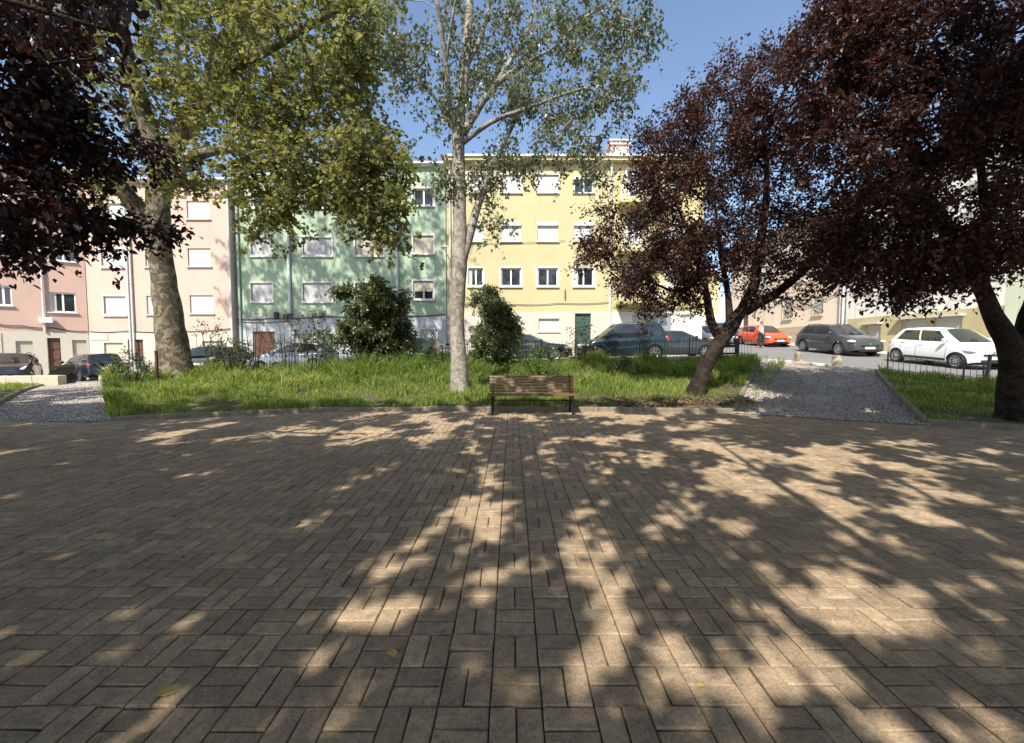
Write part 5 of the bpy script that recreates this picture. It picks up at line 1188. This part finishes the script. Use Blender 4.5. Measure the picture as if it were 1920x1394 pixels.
scooter('motorbike', 'silver and black motorbike beside the tail of the estate car', 243, 21.2, 75, 'paint_silver', 'parked two wheelers')

# person by the orange car
def person(px, Y, label):
    q = P(px, 650, Y); z = hz(q.x, Y); t = thing('person', label, 'person', (q.x, Y, z), R(-60))
    J_ = {'pel': (0, 0, .9, .13), 'wai': (0, 0, 1.08, .12), 'che': (0, 0, 1.3, .145), 'nec': (.01, 0, 1.45, .055), 'hea': (.03, 0, 1.52, .06),
          'ls': (0, .17, 1.38, .055), 'le': (-.08, .22, 1.13, .042), 'lw': (.06, .23, .92, .032), 'lh': (.1, .22, .83, .03), 'rs': (0, -.17, 1.38, .055), 're': (-.02, -.23, 1.12, .042), 'rw': (.16, -.2, .98, .032), 'rh': (.23, -.18, .93, .03),
          'lk': (.12, .09, .5, .065), 'la': (.02, .09, .1, .042), 'lf': (.16, .1, .04, .035), 'lhp': (.02, .09, .86, .1), 'rhp': (-.02, -.09, .86, .1), 'rk': (.0, -.09, .5, .065), 'ra': (-.2, -.09, .12, .042), 'rf': (-.06, -.1, .04, .035)}
    def skin(name, edges, mat, sub=2):
        names = sorted({n_ for e in edges for n_ in e}, key=list(J_).index); me = bpy.data.meshes.new(name); me.from_pydata([J_[n_][:3] for n_ in names], [(names.index(a), names.index(b_)) for a, b_ in edges], []); me.update()
        o = link(name, me, mat, t); md = o.modifiers.new('s', 'SKIN'); o.modifiers.new('d', 'SUBSURF').levels = 1; o.modifiers['d'].render_levels = sub
        for i, n_ in enumerate(names): me.skin_vertices[0].data[i].radius = (J_[n_][3],) * 2
        me.skin_vertices[0].data[0].use_root = True; return o
    skin('body', [('pel', 'wai'), ('wai', 'che'), ('che', 'nec'), ('nec', 'hea'), ('che', 'ls'), ('ls', 'le'), ('le', 'lw'), ('lw', 'lh'), ('che', 'rs'), ('rs', 're'), ('re', 'rw'), ('rw', 'rh'), ('pel', 'lhp'), ('lhp', 'lk'), ('lk', 'la'), ('la', 'lf'), ('pel', 'rhp'), ('rhp', 'rk'), ('rk', 'ra'), ('ra', 'rf')], 'skin')
    for n_, g_ in (('pel', .025), ('wai', .028), ('che', .025), ('ls', .02), ('le', .016), ('rs', .02), ('re', .016), ('lhp', .025), ('rhp', .025), ('lk', .018), ('rk', .018), ('la', .018), ('ra', .018)): J_[n_] = J_[n_][:3] + (J_[n_][3] + g_,)
    skin('shirt', [('pel', 'wai'), ('wai', 'che'), ('che', 'ls'), ('ls', 'le'), ('che', 'rs'), ('rs', 're')], 'shirt')
    skin('trousers', [('pel', 'lhp'), ('lhp', 'lk'), ('lk', 'la'), ('pel', 'rhp'), ('rhp', 'rk'), ('rk', 'ra')], 'trousers')
    hd = ball((.03, 0, 1.62), (.095, .075, .12), 16, 12).build('head', 'skin', t, 80)
    ball((.012, 0, 1.655), (.1, .085, .1), 16, 10).build('hair', 'hair', hd, 80); ball((.125, 0, 1.61), (.018, .014, .022)).build('nose', 'skin', hd, 80)
    for sg in (1, -1): ball((.105, sg * .032, 1.635), (.015, .014, .01)).build('eye', 'hair', hd, 80); ball((.02, sg * .078, 1.61), (.022, .012, .032)).build('ear', 'skin', hd, 80)
    MB().box((.112, 0, 1.56), (.014, .045, .01)).build('mouth', 'lips', hd)
    for sd_, nm in ((1, 'lh'), (-1, 'rh')):
        hx, hy, hz_ = J_[nm][:3]; m = MB()
        for f in range(4): m.tube([(hx + .02 * f - .03, hy, hz_), (hx + .02 * f - .028, hy - .004 * sd_, hz_ - .05), (hx + .02 * f - .015, hy - .015 * sd_, hz_ - .085 + .01 * abs(f - 1.5))], [.011, .01, .007], 6)
        m.tube([(hx + .03, hy, hz_ + .02), (hx + .055, hy - .01 * sd_, hz_ - .01), (hx + .06, hy - .015 * sd_, hz_ - .04)], [.012, .011, .008], 6); m.build('fingers', 'skin', t, 60)
plain('skin', (.45, .28, .2), .6, var=.05); plain('shirt', (.55, .42, .44), .9, var=.1); plain('trousers', (.03, .035, .05), .9); plain('hair', (.05, .04, .035), .8); plain('lips', (.35, .13, .11), .6)
person(1427, 27.3, 'person in a pale pinkish top and dark trousers walking beside the orange car')
#NEXT
